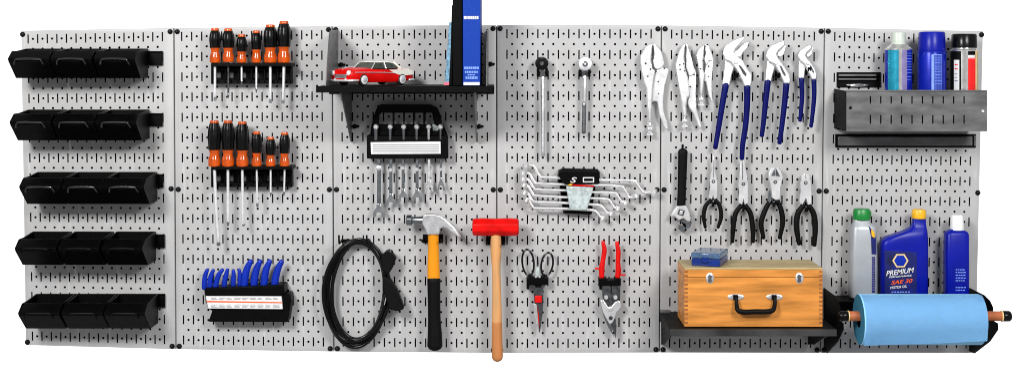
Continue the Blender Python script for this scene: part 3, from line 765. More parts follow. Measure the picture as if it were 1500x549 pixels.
# ------------------------------------------------------------------ snips
T = crop(860,340,3.43)
root = thing('tin_snips', 'compound action tin snips with red handles hanging point down', 'snips', V(*T(140,528),.02))
for pts,b in (([(80,52),(87,90),(80,140),(74,180),(73,228)],[(72,186),(55,182),(42,182)]),([(150,54),(157,100),(155,150),(157,190),(153,225)],[(160,208),(175,214),(190,214)])):
    bm = new(); ptube(bm, pts, [2.8,3.6,3.5,4.2,3.8], .026, T, seg=14, flat=.8)
    ptube(bm, b, [1.6,1.3,1.5], .026, T, seg=8); e = pts[0]
    ptube(bm, [(e[0]-6,e[1]-8),(e[0],e[1])],[.9,1.8],.026,T,seg=8,n=2); ptube(bm, [(e[0]+8,e[1]-8),(e[0]+2,e[1])],[.9,1.8],.026,T,seg=8,n=2)
    part('handle', bm, 'redgrip', root)
bm = new(); prism(bm, [(75,262),(118,262),(128,345),(118,375),(100,362),(78,330)], .018,.03,T); prism(bm, [(124,262),(168,262),(166,325),(152,345),(128,372)], .018,.031,T); part('linkage_arm', bm, 'darksteel', root, bev=.0015)
bm = new(); prism(bm, [(66,342),(82,338),(104,372),(118,378),(140,350),(158,342),(170,352),(174,372),(160,388),(148,402),(140,430),(128,455),(112,460),(95,430),(80,400)], .024,.034,T); part('jaw_plate', bm, 'steelw', root, bev=.0015)
bm = new(); prism(bm, [(72,375),(92,405),(100,435),(122,480),(138,530),(108,480),(84,425)], .020,.028,T); part('left_blade', bm, 'gunsteel', root, bev=.0008)
bm = new(); prism(bm, [(128,450),(142,425),(148,470),(143,535),(134,500),(118,470)], .022,.030,T); part('right_blade', bm, 'darksteel', root, bev=.0008)
for (x,y,r,m) in ((96,327,3,'steelw'),(143,327,3,'steelw'),(118,384,3.4,'steelw'),(119,430,2.8,'darksteel')):
    bm = new(); disc(bm,x,y,r,.03,.038,T); part('pivot_bolt', bm, m, root)
root = thing('holder_clip', 'black wall clip gripping the red handled snips', 'clip', V(*T(115,265),0))
bm = new(); prism(bm, [(58,232),(100,230),(100,240),(138,240),(138,230),(170,232),(170,268),(60,268)], .001,.036,T); part('clip_body', bm, 'black', root, bev=.0015)
bm = new(); prism(bm, rect(62,266,74,288), .001,.03,T); part('clip_foot', bm, 'black', root, bev=.001)

# ------------------------------------------------------------------ locking pliers
T = crop(925,50,3.431)
def locking(fixed, moving, lever, scr, holes, gap, label, d=.02):
    root = thing('locking_pliers', label, 'locking pliers', V(*T(*scr[-1]),d), 'locking pliers')
    bm = new(); prism(bm, lever, d-.008, d+.001, T); part('release_lever', bm, 'steelw', root, bev=.0028, seg=3)
    bm = new(); prism(bm, moving, d-.004, d+.006, T); part('moving_jaw', bm, 'steelw', root, bev=.0018)
    bm = new(); prism(bm, fixed, d-.006, d+.010, T); part('fixed_handle', bm, 'steelw', root, bev=.0035, seg=3)
    bm = new(); x,y0 = scr[0]; y1 = scr[1][1]
    ptube(bm, [(x,y0-10),(x,y1-14)], 1.9, d+.002, T, seg=12, n=2); disc(bm, x, y1-26, 3.4, d-.003, d+.007, T); prism(bm, rect(x-9,y1-14,x+9,y1-6), d-.002, d+.006, T); prism(bm, rect(x-15,y1-5,x+15,y1+4), d-.003, d+.007, T)
    part('adjusting_screw', bm, 'brushed', root, bev=.0008)
    for (x,y,r,l) in holes:
        bm = new(); disc(bm, x, y, r, d, d+(.0115 if l == 1 else .0065 if l == 2 else .003), T, 12); part('rivet', bm, 'darksteel', root)
    bm = new(); ptube(bm, gap, 1.0, d+.0035, T, seg=6, n=3, flat=3); part('jaw_gap_shade', bm, 'darksteel', root)  # dark strip laid in as the shade of the gap between the jaws
locking([(104,42),(75,62),(45,110),(48,180),(62,245),(75,272),(78,350),(86,445),(101,445),(104,345),(108,280),(116,215),(122,184),(106,175),(100,135),(103,100),(106,70)],
        [(112,44),(125,55),(150,85),(160,120),(165,155),(150,172),(128,180),(114,165),(109,135),(114,100),(110,70)],
        [(123,187),(150,165),(186,175),(188,190),(168,260),(160,340),(163,390),(182,450),(186,475),(172,479),(160,460),(140,400),(130,340),(112,338),(104,345),(106,285),(116,215)],
        [(94,445),(94,505)], [(72,148,1.5,1),(97,177,1.4,1),(166,172,1.3,3),(135,240,1.2,3),(137,300,1.1,3),(125,190,1.1,2),(82,212,1.3,1)], [(107,60),(108,90),(110,125)], 'large curved jaw locking pliers, leftmost of the three bright pairs')
locking([(272,42),(258,55),(240,90),(221,155),(232,240),(247,320),(258,415),(280,420),(277,360),(283,320),(298,310),(292,270),(284,215),(270,170),(267,110),(270,75)],
        [(277,42),(285,60),(300,110),(315,170),(326,188),(310,205),(290,214),(276,170),(274,110),(276,75)],
        [(288,214),(327,186),(325,300),(328,370),(356,465),(348,476),(338,470),(310,400),(290,370),(283,345),(290,300),(286,250)],
        [(268,420),(268,465)], [(243,155,1.3,1),(262,150,1.2,1),(245,178,1.2,1),(268,185,1.2,1),(316,204,1.3,3),(296,265,1.5,3)], [(272,60),(270,100),(268,140)], 'slim long nose locking pliers, in the middle of the three bright pairs')
locking([(365,50),(340,75),(327,105),(338,170),(345,240),(345,312),(359,312),(366,240),(372,200),(361,180),(362,130),(367,90)],
        [(371,50),(390,60),(408,105),(413,133),(390,135),(377,160),(366,130),(371,90)],
        [(378,138),(414,130),(408,190),(405,250),(408,320),(413,338),(402,346),(385,300),(375,240),(366,240),(370,190)],
        [(352,312),(352,356)], [(360,133,1.1,1),(388,162,1.2,3),(388,213,1.0,3),(348,175,1.2,1)], [(370,58),(367,80),(372,95),(364,112)], 'smallest locking pliers, rightmost of the three bright pairs',.024)
for (x,y,t) in ((104,300,'large curved jaw locking pliers'),(296,340,'slim long nose locking pliers'),(368,225,'smallest locking pliers')):
    q = T(x,y); hook(q[0],q[1],'black hook behind the '+t,w=3,d=.010,up=1)

# ------------------------------------------------------------------ tongue and groove pliers
T = crop(1035,45,2.818)
def groove(up_, jaw, arm, hl, hr, r, pivot, slot, label, hk):
    d = .03
    root = thing('groove_pliers', label, 'pliers', V(*T(*hr[-1]),d), 'tongue and groove pliers with navy grips')
    bm = new(); prism(bm, jaw, d-.008, d+.001, T); prism(bm, arm, d-.008, d, T); part('lower_jaw', bm, 'steelw', root, bev=.0025, seg=3)
    bm = new(); prism(bm, up_, d-.002, d+.008, T); part('upper_jaw', bm, 'steelw', root, bev=.003, seg=3)
    bm = new(); prism(bm, slot, d+.006, d+.0084, T); part('groove_slot', bm, 'darksteel', root)
    bm = new(); disc(bm, *pivot, 9/2.818*1.05, d, d+.011, T, 6); part('pivot_nut', bm, 'brushed', root, bev=.0006)
    for h,dd in ((hl,d-.004),(hr,d+.002)):
        bm = new(); n = len(h); ptube(bm, h, [r*(1.0-.28*i/(n-1)) for i in range(n)], dd, T, seg=14, flat=.75); part('handle', bm, 'navy', root)
    q = T(*hk); return q
h1 = groove([(157,24),(130,31),(105,42),(78,63),(66,95),(75,122),(100,130),(125,165),(148,210),(155,230),(183,230),(188,215),(187,180),(165,150),(148,120),(124,103),(115,88),(122,75),(140,56),(157,38)],
 [(177,42),(158,50),(130,78),(114,88),(122,108),(142,112),(152,92),(170,74)],[(78,112),(72,180),(64,222),(95,228),(106,180),(118,140)],
 [(80,222),(66,300),(50,400),(36,484)],[(168,226),(167,310),(160,400),(149,470),(146,528)],4.9,(122,130),[(131,142),(142,146),(166,180),(162,190),(150,178)],'largest navy gripped groove pliers, first of the three from the left',(116,192))
h2 = groove([(323,42),(300,46),(272,58),(252,82),(245,108),(255,128),(280,140),(302,180),(320,220),(346,220),(348,200),(342,180),(325,152),(310,130),(298,115),(290,98),(298,84),(324,60)],
 [(331,54),(316,66),(296,90),(292,104),(306,112),(320,100),(328,76)],[(252,118),(246,170),(241,208),(266,213),(278,170),(286,138)],
 [(253,208),(244,290),(236,370),(228,434)],[(330,216),(322,300),(310,400),(301,464)],4.7,(288,132),[(300,142),(310,148),(328,182),(324,190),(314,178)],'medium navy gripped groove pliers, middle of the three',(286,192))
h3 = groove([(433,56),(410,64),(388,82),(376,104),(384,124),(403,138),(420,172),(434,203),(455,203),(457,180),(448,156),(432,132),(418,118),(410,104),(414,94),(436,74)],
 [(441,60),(432,80),(414,96),(412,108),(424,112),(438,96)],[(384,118),(380,150),(379,196),(402,201),(408,160),(408,136)],
 [(392,197),(394,270),(390,330),(386,372)],[(443,200),(444,270),(438,340),(431,396)],3.9,(420,134),[(425,142),(432,146),(445,170),(442,176),(434,168)],'smallest navy gripped groove pliers, rightmost of the three',(412,170))
for q,t in ((h1,'largest'),(h2,'medium'),(h3,'smallest')): hook(q[0],q[1],'black hook under the jaws of the %s groove pliers' % t,w=2.5,d=.036,up=6)

# ------------------------------------------------------------------ small pliers row
T = crop(970,200,3.23)
root = thing('adjustable_wrench', 'adjustable wrench with black handle hanging jaws down', 'wrench', V(*T(95,450),.02))
bm = new(); ptube(bm, [(98,70),(96,150),(93,250),(90,325)], [7,6.6,6.2,6.4], .022, T, seg=16, flat=.6); part('handle', bm, 'gripblack', root)
bm = new(); prism(bm, [(70,328),(112,325),(126,345),(138,385),(134,405),(118,402),(102,388),(80,398),(62,380),(38,378),(55,350)], .014,.030,T); part('wrench_head', bm, 'steelw', root, bev=.0025)
bm = new(); prism(bm, [(84,400),(104,392),(120,405),(140,408),(132,432),(112,434),(92,450),(76,436),(78,420),(100,422),(112,414)], .016,.028,T); bmesh.ops.triangulate(bm, faces=bm.faces[:]); part('sliding_jaw', bm, 'gunsteel', root)
bm = new(); prism(bm, [(80,342),(108,350),(100,376),(72,368)], .030,.0312,T); part('worm_opening', bm, 'darksteel', root)
bm = new(); prism(bm, [(85,349),(100,353),(95,370),(80,366)], .031,.0335,T); part('worm_screw', bm, 'steelw', root, bev=.0008)
hook(*T(97,66),'black hook in the handle of the adjustable wrench',w=3,d=.012,up=1)
def pliers(metal, hs, r, pv, label, extra=None, d=.022):
    root = thing('pliers', label, 'pliers', V(*T(*hs[0][-1]),d), 'black handled pliers in the lower row')
    bm = new(); prism(bm, metal, d-.006, d+.006, T); bmesh.ops.triangulate(bm, faces=[f for f in bm.faces if len(f.verts) > 4]); part('jaws', bm, 'steelw', root, bev=.0015)
    bm = new(); disc(bm, *pv, 2.6, d, d+.0085, T, 14); part('pivot', bm, 'darksteel', root)
    bm = new(); disc(bm, *pv, 1.2, d, d+.0095, T, 12); part('pivot_pin', bm, 'steelw', root)
    top = min(p[1] for p in metal)
    if extra:
        for q,m,nm in extra: bm = new(); prism(bm, q, d+.004, d+.0075, T); part(nm, bm, m, root, bev=.0006)
    for h in hs:
        bm = new(); n = len(h); ptube(bm, h, [r*.95]+[r*1.08]*(n-2)+[r*.8], d, T, seg=14, flat=.8); part('handle', bm, 'gripblack', root)
    bm = new(); a,b = hs[0][0],hs[1][0]; ptube(bm, [(a[0]+2,a[1]-4),((a[0]+b[0])/2,a[1]+8),(b[0]-2,b[1]-4)],[1.2,1.2,1.2],d-.004,T,seg=8); part('return_spring', bm, 'darksteel', root)
    q = ((a[0]+b[0])/2,a[1]+14); z = T(*q); hook(z[0],z[1],'black hook holding the '+label,w=2.5,d=.028,up=3)
pliers([(240,88),(237,150),(226,200),(229,240),(220,290),(236,298),(241,280),(246,298),(260,290),(262,250),(259,200),(249,155),(244,88)],
 [[(230,300),(206,328),(196,375),(204,430)],[(252,300),(272,328),(279,380),(264,430)]],2.9,(243,212),'small needle nose pliers with black grips',[([(240.6,110),(242.4,110),(243.2,195),(241,195)],'darksteel','jaw_gap')])
pliers([(372,113),(368,180),(361,225),(365,260),(361,312),(378,322),(384,292),(391,322),(407,312),(405,260),(406,220),(398,170),(388,113)],
 [[(374,325),(347,365),(336,430),(332,498)],[(394,325),(418,365),(428,430),(430,498)]],3.5,(385,224),'long nose pliers with black grips, second in the lower row',[([(379.5,115),(381.5,115),(383,205),(380,205)],'darksteel','jaw_gap')])
pliers([(535,140),(511,155),(502,190),(513,228),(519,290),(538,302),(558,298),(561,240),(573,190),(561,155)],
 [[(512,302),(487,348),(468,410),(480,480)],[(544,302),(562,345),(570,405),(556,480)]],3.6,(536,215),'diagonal cutting pliers with round head and black grips',[([(516,186),(533,146),(535,186)],'gunsteel','cutting_edge'),([(537,186),(537,146),(559,190)],'darksteel','cutting_edge'),([(504,258),(512,250),(518,300),(508,316),(500,300)],'gunsteel','lever_root')])
pliers([(680,172),(663,184),(655,220),(656,262),(650,310),(664,322),(681,288),(690,322),(706,318),(706,262),(703,215),(696,184)],
 [[(667,325),(641,368),(636,430),(648,508)],[(694,325),(717,368),(724,430),(720,514)]],4.0,(680,218),'snub nosed combination pliers with black grips, rightmost of the lower row',[([(679,176),(681,176),(681.5,200),(679,200)],'darksteel','jaw_gap')])

# ------------------------------------------------------------------ lower shelf with case
zsh = 456
lob = lambda x, m: ('lower_bracket', x, [(.001,zsh+2),(.225,zsh+2),(.225,zsh+8),(.07,496),(.03,500),(.001,504)], m)
sh2 = shelf(966,1194,zsh,.232,.0150,'dark steel shelf carrying the wooden case','blackmetal',None,[[lob(969,'blackmetal'),lob(1184,'blackmetal')]],'lipgrey')
bm = new(); prism(bm, rect(968,455,982,463), .002,.02); part('end_lip', bm, 'greymetal', sh2, bev=.001)
bm = new(); a = V(967,457,0); wbox(bm, (a.x-.001,-.002,a.z),(a.x+.001,-.225,a.z-.02)); part('side_flange', bm, 'blackmetal', sh2)
root = thing('wooden_case', 'orange brown wooden carrying case with black handle and two clasps', 'case', V(1103,480,.2))
dF, dB = .205, .07
A = V(1002.5,392,dF); Bq = V(1205,480,dF); zb = V(0,zsh,0).z+.0015; zs = V(0,405.5,dF).z
bm = new(); wbox(bm, (A.x,-dB,zb),(Bq.x,-dF,zs-.0006)); part('case_body', bm, 'case', root, bev=.0008)
lid = None
bm = new(); wbox(bm, (A.x,-dB,zs+.0006),(Bq.x,-dF,A.z-.004)); lid = part('lid', bm, 'case', root, bev=.0006)
bm = new(); wbox(bm, (A.x,-dB,A.z-.004),(Bq.x,-dF,A.z)); part('lid_top', bm, 'caselid', root, bev=.0012)
for (x0,x1) in ((1002.7,1007.5),(1200,1204.8)):
    bm = new(); y = 396
    while y < 476:
        for q in (rect(x0,y,x1,y+3.1),):
            prism(bm, q, dF-.001, dF+.0004)
        y += 6.2
    part('finger_joints', bm, 'endgrain', root)
for x in (1040,1171):
    bm = new(); c = V(x,407,dF)
    lathe(bm, (c.x,0,c.z), [(.0092,dF-.0005),(.0095,dF+.0012),(.0085,dF+.002)], 20,'y', sy=1.35); pl = part('clasp', bm, 'steelw', root)
    bm = new(); prism(bm, [(x-4,404),(x,401.5),(x+4,404),(x+2,407),(x+3,412),(x,414),(x-3,412),(x-2,407)], dF+.002, dF+.005); part('clasp_latch', bm, 'gunsteel', pl, bev=.0008)
hd = thing  # noqa
for x in (1078,1134.5):
    bm = new(); c = V(x,434.5,dF); lathe(bm, (c.x,0,c.z), [(.0195,dF-.0005),(.0195,dF+.0012),(.017,dF+.0022)], 24,'y', sy=.38); part('handle_mount', bm, 'steelw', root)
    bm = new(); prism(bm, rect(x-3.5,432,x+3.5,439), dF+.002, dF+.009); part('handle_socket', bm, 'blackmetal', root, bev=.001)
bm = new(); ptube(bm, [(1078.5,435),(1079,445),(1081,454),(1090,456.5),(1106,456),(1122,456),(1132,454),(1135,445),(1135,435)], [2.4,2.8,3.4,3.6,3.6,3.6,3.4,2.8,2.4], [dF+.007,dF+.012,dF+.02,dF+.02,dF+.02,dF+.02,dF+.02,dF+.012,dF+.007], seg=12, n=4); part('carry_handle', bm, 'gripblack', root)
# small blue box on the case
base = V(1040,0,.137); base.z = A.z+.0005
root = thing('parts_box', 'small blue plastic box with clear lid lying on the wooden case', 'box', base)
R = Matrix.Rotation(math.radians(-20), 3, 'Z')
def rbox(bm, x0,x1,y0,y1,z0,z1):
    q = [(x0,y0),(x1,y0),(x1,y1),(x0,y1)]
    hull_pts(bm, [base+R@Vector((x,y,z0)) for x,y in q],[base+R@Vector((x,y,z1)) for x,y in q])
bm = new(); rbox(bm,-.034,.034,-.050,.046,0,.017); part('tray', bm, 'boxblue', root, bev=.002)
bm = new(); rbox(bm,-.035,.035,-.051,.047,.0175,.031); part('clear_lid', bm, 'clear', root, bev=.003)
bm = new(); rbox(bm,-.008,.008,-.0535,-.051,.008,.022); part('catch', bm, 'boxblue', root, bev=.0008)

# ------------------------------------------------------------------ spray can tray
root = thing('spray_can_tray', 'grey steel slotted tray holding the three spray cans', 'tray', V(1321,190,0))
dT = .13
a = V(1240,133,dT); b = V(1446,192,dT); zbot = b.z; 
bm = new()   # front plate with real slots, built as strips
def plate(bm, x0,y0,x1,y1): prism(bm, rect(x0,y0,x1,y1), dT-.002, dT)
cols = [1275+15.25*i for i in range(10)]
plate(bm,1240,133,1446,141); plate(bm,1240,152,1446,168.5); plate(bm,1240,181.5,1446,192.5)
for (y0,y1) in ((141,152),(168.5,181.5)):
    xs = [1240]+[c for x in cols for c in (x-1.0,x+1.0)]+[1446]
    for i in range(0,len(xs),2): plate(bm, xs[i],y0,xs[i+1],y1)
bmesh.ops.remove_doubles(bm, verts=bm.verts, dist=1e-6)
part('front_plate', bm, 'greymetal', root)
bm = new(); wbox(bm, (a.x,-.001,zbot),(b.x,-dT+.002,zbot+.002)); part('tray_floor', bm, 'blackmetal', root)
bm = new(); prism(bm, rect(1240,132,1446,134.5), dT-.008, dT+.0015); part('rolled_rim', bm, 'greymetal', root, bev=.001)
bm = new(); wbox(bm, (a.x+.003,-dT+.006,zbot+.003),(b.x-.003,-dT+.0075,a.z-.006)); part('slot_shade_plate', bm, 'shade_black', root)  # added black plate so the slots look shaded, not a tray part
for x in (a.x+.001, b.x-.001):
    bm = new(); sideplate(bm, x, .002, [(.001,zbot),(.001,a.z+.002),(dT-.002,a.z-.001),(dT-.002,zbot)]); part('side_plate', bm, 'blackmetal', root)
bm = new(); wbox(bm, (a.x,-.0005,zbot),(b.x,-.003,a.z-.005)); part('back_plate', bm, 'blackmetal', root)
for x,y,m in ((1246,158,'blackgloss'),(1440,163,'steelw')):
    bm = new(); disc(bm,x,y,2.1,dT-.001,dT+.003,seg=14); part('bolt', bm, m, root)
root = thing('wall_channel', 'grey steel channel fixed to the board left of the teal spray can', 'bracket', V(1262,127,0))
bm = new(); prism(bm, rect(1226,106,1290,128), .0005,.004); part('channel_back', bm, 'blackmetal', root)
bm = new(); prism(bm, rect(1229,109,1284,112), .004,.012); prism(bm, rect(1229,115,1284,117.5), .004,.014); part('channel_lip', bm, 'greymetal', root, bev=.0008)
bm = new(); c = V(1256,125,.01); lathe(bm, (c.x,0,c.z), [(.026,.004),(.028,.010),(.02,.014)], 24,'y', sy=.14); part('slot_cover', bm, 'brushed', root)
root = thing('wall_strip', 'narrow grey steel strip on the board under the spray can tray', 'bracket', V(1327,216,0))
bm = new(); prism(bm, rect(1224,196.5,1430,216), .0005,.006); part('strip_frame', bm, 'blackmetal', root, bev=.0008)
bm = new(); prism(bm, rect(1228,200,1425,213.5), .006,.014); part('strip_face', bm, 'greymetal', root, bev=.002)
bm = new(); prism(bm, rect(1427,199,1430,214), .006,.012); part('end_stop', bm, 'greymetal', root, bev=.0008)

def sector(bm, c, r, z0, z1, a0, a1, n=14):
    """curved label patch on a cylinder, angles in degrees, 270 faces the viewer"""
    V_ = []
    for i in range(n+1):
        a = math.radians(a0+(a1-a0)*i/n); ca, sa = math.cos(a), math.sin(a)
        V_.append([bm.verts.new(c+Vector((q*ca,q*sa,z))) for q,z in ((r,z0),(r,z1),(r-.0012,z1),(r-.0012,z0))])
    for A_,B_ in zip(V_, V_[1:]):
        for j in range(4): bm.faces.new((A_[j],A_[(j+1)%4],B_[(j+1)%4],B_[j]))
    bm.faces.new(V_[0]); bm.faces.new(list(reversed(V_[-1])))
def can(x0,x1,ytop,capb,shb,capx,mats,label,patches,dome=True,d=.062):
    xc = (x0+x1)/2; r = (x1-x0)/2*k(d)
    c = V(xc,0,d); c.z = zbot+.0065; zt = V(0,ytop,d).z-c.z; zc = V(0,capb,d).z-c.z; zs_ = V(0,shb,d).z-c.z
    root = thing('spray_can', label, 'spray can', c)
    cr = capx*k(d)
    bm = new(); lathe(bm, c, [(r*.95,0),(r,.003),(r,zs_-.002),(r*.985,zs_)], 40); part('can_body', bm, mats[0], root)
    bm = new(); lathe(bm, c, [(r*1.02,zs_-.0015),(r*1.02,zs_+.0015),(r*.9,zs_+.004),((r*.9+cr)/2,(zs_+zc)/2+.002),(cr*1.02,zc)], 36); part('shoulder', bm, mats[1], root)
    bm = new(); lathe(bm, c, [(cr,zc-.001),(cr,zc+.004),(cr*.97,zt-.004),(cr*.9,zt-.001),(cr*.6,zt)], 36); part('cap', bm, mats[2], root)
    for (nm,m,z0,z1,a0,a1) in patches:
        bm = new(); sector(bm, c, r+.0006, V(0,z1,d).z-c.z, V(0,z0,d).z-c.z, a0, a1); part(nm, bm, m, root)
    return root, c, r
r1,c1,rr1 = can(1296.5,1335.5,47.5,65,72.5,10.8,('canblue','cansilver','capgrey'),'spray can with teal, silver and violet stripes and a small white cap',
    [('teal_stripe','teal',73.5,150,206,256),('silver_stripe','cansilver',73.5,150,256,268),('violet_stripe','lilac',73.5,150,268,292)])
r2,c2,rr2 = can(1344.5,1385.5,46.5,74,76.5,19.5,('canblue','canblue','oilblue'),'spray can with a wide blue cap, middle of the three',
    [('pale_panel','ltblue',80,150,252,296),('blue_panel','canblue',81,149,262.5,294.5)])
r3,c3,rr3 = can(1393,1431.5,49.5,70.5,74.5,18.4,('blackmetal','cansilver','blackgloss'),'spray can with black cap and red and silver label, rightmost of the three',
    [('white_label','paper',88,150,206,232),('silver_stripe','cansilver',74,150,240,268),('red_stripe','canred',84,150,268,306),('gold_stripe','gold',74,150,306,325),('white_band','paper',81,86,268,302)])
def tiny_print(root, c, r, d0, rows, m, a0, a1, h=.0012):
    bm = new()
    for z in rows:
        a = a0
        while a < a1-3:
            w = random.uniform(3,8); sector(bm, c, r+.0012, V(0,z,.062).z-c.z-h, V(0,z,.062).z-c.z, a, min(a+w,a1), 2); a += w+1.6
    part('small_print', bm, m, root)
tiny_print(r1,c1,rr1,0,[78,82,86,90,94,98,102,106,112,116],'ltblue',293,322)
tiny_print(r2,c2,rr2,0,[84,88,92,97,101,105,109,114,118,122],'ltblue',265,292)
tiny_print(r3,c3,rr3,0,[94,100],'canred',212,228,.003); tiny_print(r3,c3,rr3,0,[108,113,118],'labelblue',210,226,.0014)

# ------------------------------------------------------------------ bottles shelf and towel holder
zB = 432     # shelf level on the board
root = thing('towel_holder_shelf', 'black steel shelf with side arms carrying bottles and the towel roll', 'shelf', V(1318,516,0))
zz = V(0,zB,0).z
for x in (1207,1420):
    bm = new(); X = V(x,0,0).x
    sideplate(bm, X, .0022, [(.001,V(0,421,0).z),(.11,V(0,421,0).z),(.15,V(0,425,0).z),(.171,V(0,432,0).z),(.171,V(0,450.2,0).z),(.204,V(0,450.4,0).z),(.206,V(0,459,0).z),(.15,V(0,482,0).z),(.04,V(0,512,0).z),(.001,V(0,514,0).z)])
    part('side_arm', bm, 'blackmetal', root, bev=.0005)
bm = new(); wbox(bm, (V(1207,0,0).x,-.001,zz),(V(1417,0,0).x,-.085,zz-.002)); part('shelf_board', bm, 'blackmetal', root)
bm = new(); wbox(bm, (V(1207,0,0).x,-.0005,zz-.002),(V(1417,0,0).x,-.003,zz-.05)); part('back_plate', bm, 'blackmetal', root)
dR = .185; yc = 467.3
cR = V(1343,yc,dR); 
root = thing('dowel_rod', 'brown wooden dowel with black end knobs running through the towel roll', 'rod', V(1350,462,dR))
xL = V(1242,yc,dR).x; xR = V(1468,yc,dR).x; rz = V(0,462.5,dR).z
bm = new(); lathe(bm, (0,-dR,rz), [(.0105,xL),(.0115,xL+.002),(.0115,xR-.002),(.0105,xR)], 24,'x'); part('dowel', bm, 'dowel', root)
for s,x in ((-1,xL),(1,xR)):
    bm = new(); lathe(bm, (x,-dR,rz), [(.011,0),(.0125,s*.003),(.0125,s*.016),(.010,s*.020),(.004,s*.021)], 24,'x'); part('end_knob', bm, 'blackgloss', root)
    bm = new(); lathe(bm, (x,-dR,rz), [(.0118,-s*.003),(.0132,-s*.002),(.0132,0)], 24,'x'); part('brass_washer', bm, 'gold', root)
root = thing('towel_roll', 'roll of pale blue paper shop towels on the dowel', 'paper towel', V(1343,505,dR))
x0 = V(750+481,0,0).x; x1 = V(750+660,0,0).x; x1 = V(1441,0,dR+.03).x
rad = 36.6*k(dR); zc = V(0,yc,dR).z
bm = new(); n = 64
for xa, rings in ((0,0),):
    R0 = [(x0,rad-.001),(x0+.0015,rad),(x1-.0015,rad),(x1,rad-.001)]
    L_ = []
    for x,r in R0: L_.append([bm.verts.new((x,-dR+r*math.cos(2*math.pi*j/n),zc+r*math.sin(2*math.pi*j/n))) for j in range(n)])
    for P_,Q_ in zip(L_, L_[1:]):
        for j in range(n): bm.faces.new((P_[j],P_[(j+1)%n],Q_[(j+1)%n],Q_[j]))
part('roll', bm, 'towel', root)
for x in (x0+.0002,x1-.0002):
    bm = new()
    prof = [rad-.0005]+[rad*(.95-.07*q) for q in range(9)]+[.019]
    L_ = [[bm.verts.new((x+(.0008 if q%2 else 0)*(1 if x==x0+.0002 else -1),-dR+r*math.cos(2*math.pi*j/n),zc+r*math.sin(2*math.pi*j/n))) for j in range(n)] for q,r in enumerate(prof)]
    for P_,Q_ in zip(L_, L_[1:]):
        for j in range(n): bm.faces.new((P_[j],P_[(j+1)%n],Q_[(j+1)%n],Q_[j]))
    part('roll_end', bm, 'towelend', root)
bm = new()
for x in (x0,):
    L_ = [[bm.verts.new((xx,-dR+.019*math.cos(2*math.pi*j/32),zc+.019*math.sin(2*math.pi*j/32))) for j in range(32)] for xx in (x0,x1)]
    for j in range(32): bm.faces.new((L_[0][j],L_[0][(j+1)%32],L_[1][(j+1)%32],L_[1][j]))
part('cardboard_core', bm, 'shade_black', root)  # core coloured black to paint the shade in the hole round the dowel
# loose sheet lying over the front of the roll, its edge a little askew
bm = new(); V0 = []; nn = 30
for i in range(nn+1):
    t = i/nn
    row = []
    for xi in range(13):
        u = xi/12; x = (x0+.003)*(1-u)+(x1+.0008)*u
        endang = math.radians(-54+16*u)         # 0 faces viewer, negative down
        a = math.radians(80)*(1-t)+endang*t
        lift = .0010+.0065*max(0,(t-.78)/.22)**2+.0005*math.sin(u*9+2)*t
        r = rad+lift
        row.append(bm.verts.new((x,-dR-r*math.cos(a),zc+r*math.sin(a))))
    V0.append(row)
for A_,B_ in zip(V0,V0[1:]):
    for j in range(12): bm.faces.new((A_[j],A_[j+1],B_[j+1],B_[j]))
bmesh.ops.solidify(bm, geom=bm.faces[:], thickness=.0007)
part('loose_sheet', bm, 'towel', root)

def rbottle(root, name, m, secs, seg=32, power=4., d=.05):
    """secs: (y px, xleft, xright, half depth m) -> rounded-rectangle loft"""
    bm = new(); rings = []
    for (y,xa,xb,hd) in secs:
        a = V(xa,y,d); b = V(xb,y,d); cx_ = (a.x+b.x)/2; hw = (b.x-a.x)/2; ring = []
        for j in range(seg):
            t = 2*math.pi*j/seg; c_, s_ = math.cos(t), math.sin(t)
            ring.append(bm.verts.new((cx_+hw*math.copysign(abs(c_)**(2/power),c_), -d+hd*math.copysign(abs(s_)**(2/power),s_), a.z)))
        rings.append(ring)
    for A_,B_ in zip(rings, rings[1:]):
        for j in range(seg): bm.faces.new((A_[j],A_[(j+1)%seg],B_[(j+1)%seg],B_[j]))
    bm.faces.new(rings[0]); bm.faces.new(rings[-1])
    return part(name, bm, m, root)
bot = 434.5
root = thing('silver_bottle', 'tall silver grey square bottle with a green cap', 'bottle', V(1261,bot,.05))
rbottle(root,'bottle_body','silver',[(bot,1245,1283,.021),(bot-3,1243.5,1284,.023),(380,1244.5,1284,.023),(335,1246,1283,.023),(330,1247.5,1281,.021),(325,1250,1274,.012),(319,1251,1273,.010),(316,1252,1272,.010)])
rbottle(root,'cap','green',[(321,1250,1274.5,.0185),(319,1249.5,1275,.019),(308,1250,1274.5,.0185),(305.5,1251.5,1273,.016)],power=2.2)
bm = new(); prism(bm, rect(1274,309,1276.5,317), .045,.056); part('cap_tab', bm, 'green', root, bev=.0008)
bm = new(); prism(bm, [(1273,331),(1281,340),(1283.5,352),(1283.5,372),(1277,372),(1276,345)], .068,.0742); part('side_label', bm, 'labelblue', root)
bm = new(); prism(bm, [(1276,335),(1281,340),(1281.5,348),(1277,346)], .0742,.0748); part('yellow_print', bm, 'capyellow', root)
bm = new(); prism(bm, rect(1277.5,376,1281.5,428), .068,.0742); part('text_strip', bm, 'labelblue', root)
bm = new()
for i in range(14): prism(bm, rect(1278,378+i*3.5,1280.5+random.uniform(-.8,.8),379.5+i*3.5), .0742,.0747)
part('small_print', bm, 'lilac', root)
root = thing('oil_jug', 'blue motor oil jug with yellow cap, sloping shoulder and dark label', 'oil bottle', V(1325,bot,.05))
rbottle(root,'jug_body','oilblue',[(bot,1291,1355.5,.022),(bot-3,1289,1357.5,.025),(395,1289,1357.5,.0255),(358,1289,1357.5,.0255),(352,1290.5,1357.5,.025),(347,1297,1357.3,.024),(342,1311,1357,.023),(337.5,1325,1356.7,.020),(333,1333,1356,.016),(328,1336,1355.5,.0125),(318,1337,1355,.012)],power=5)
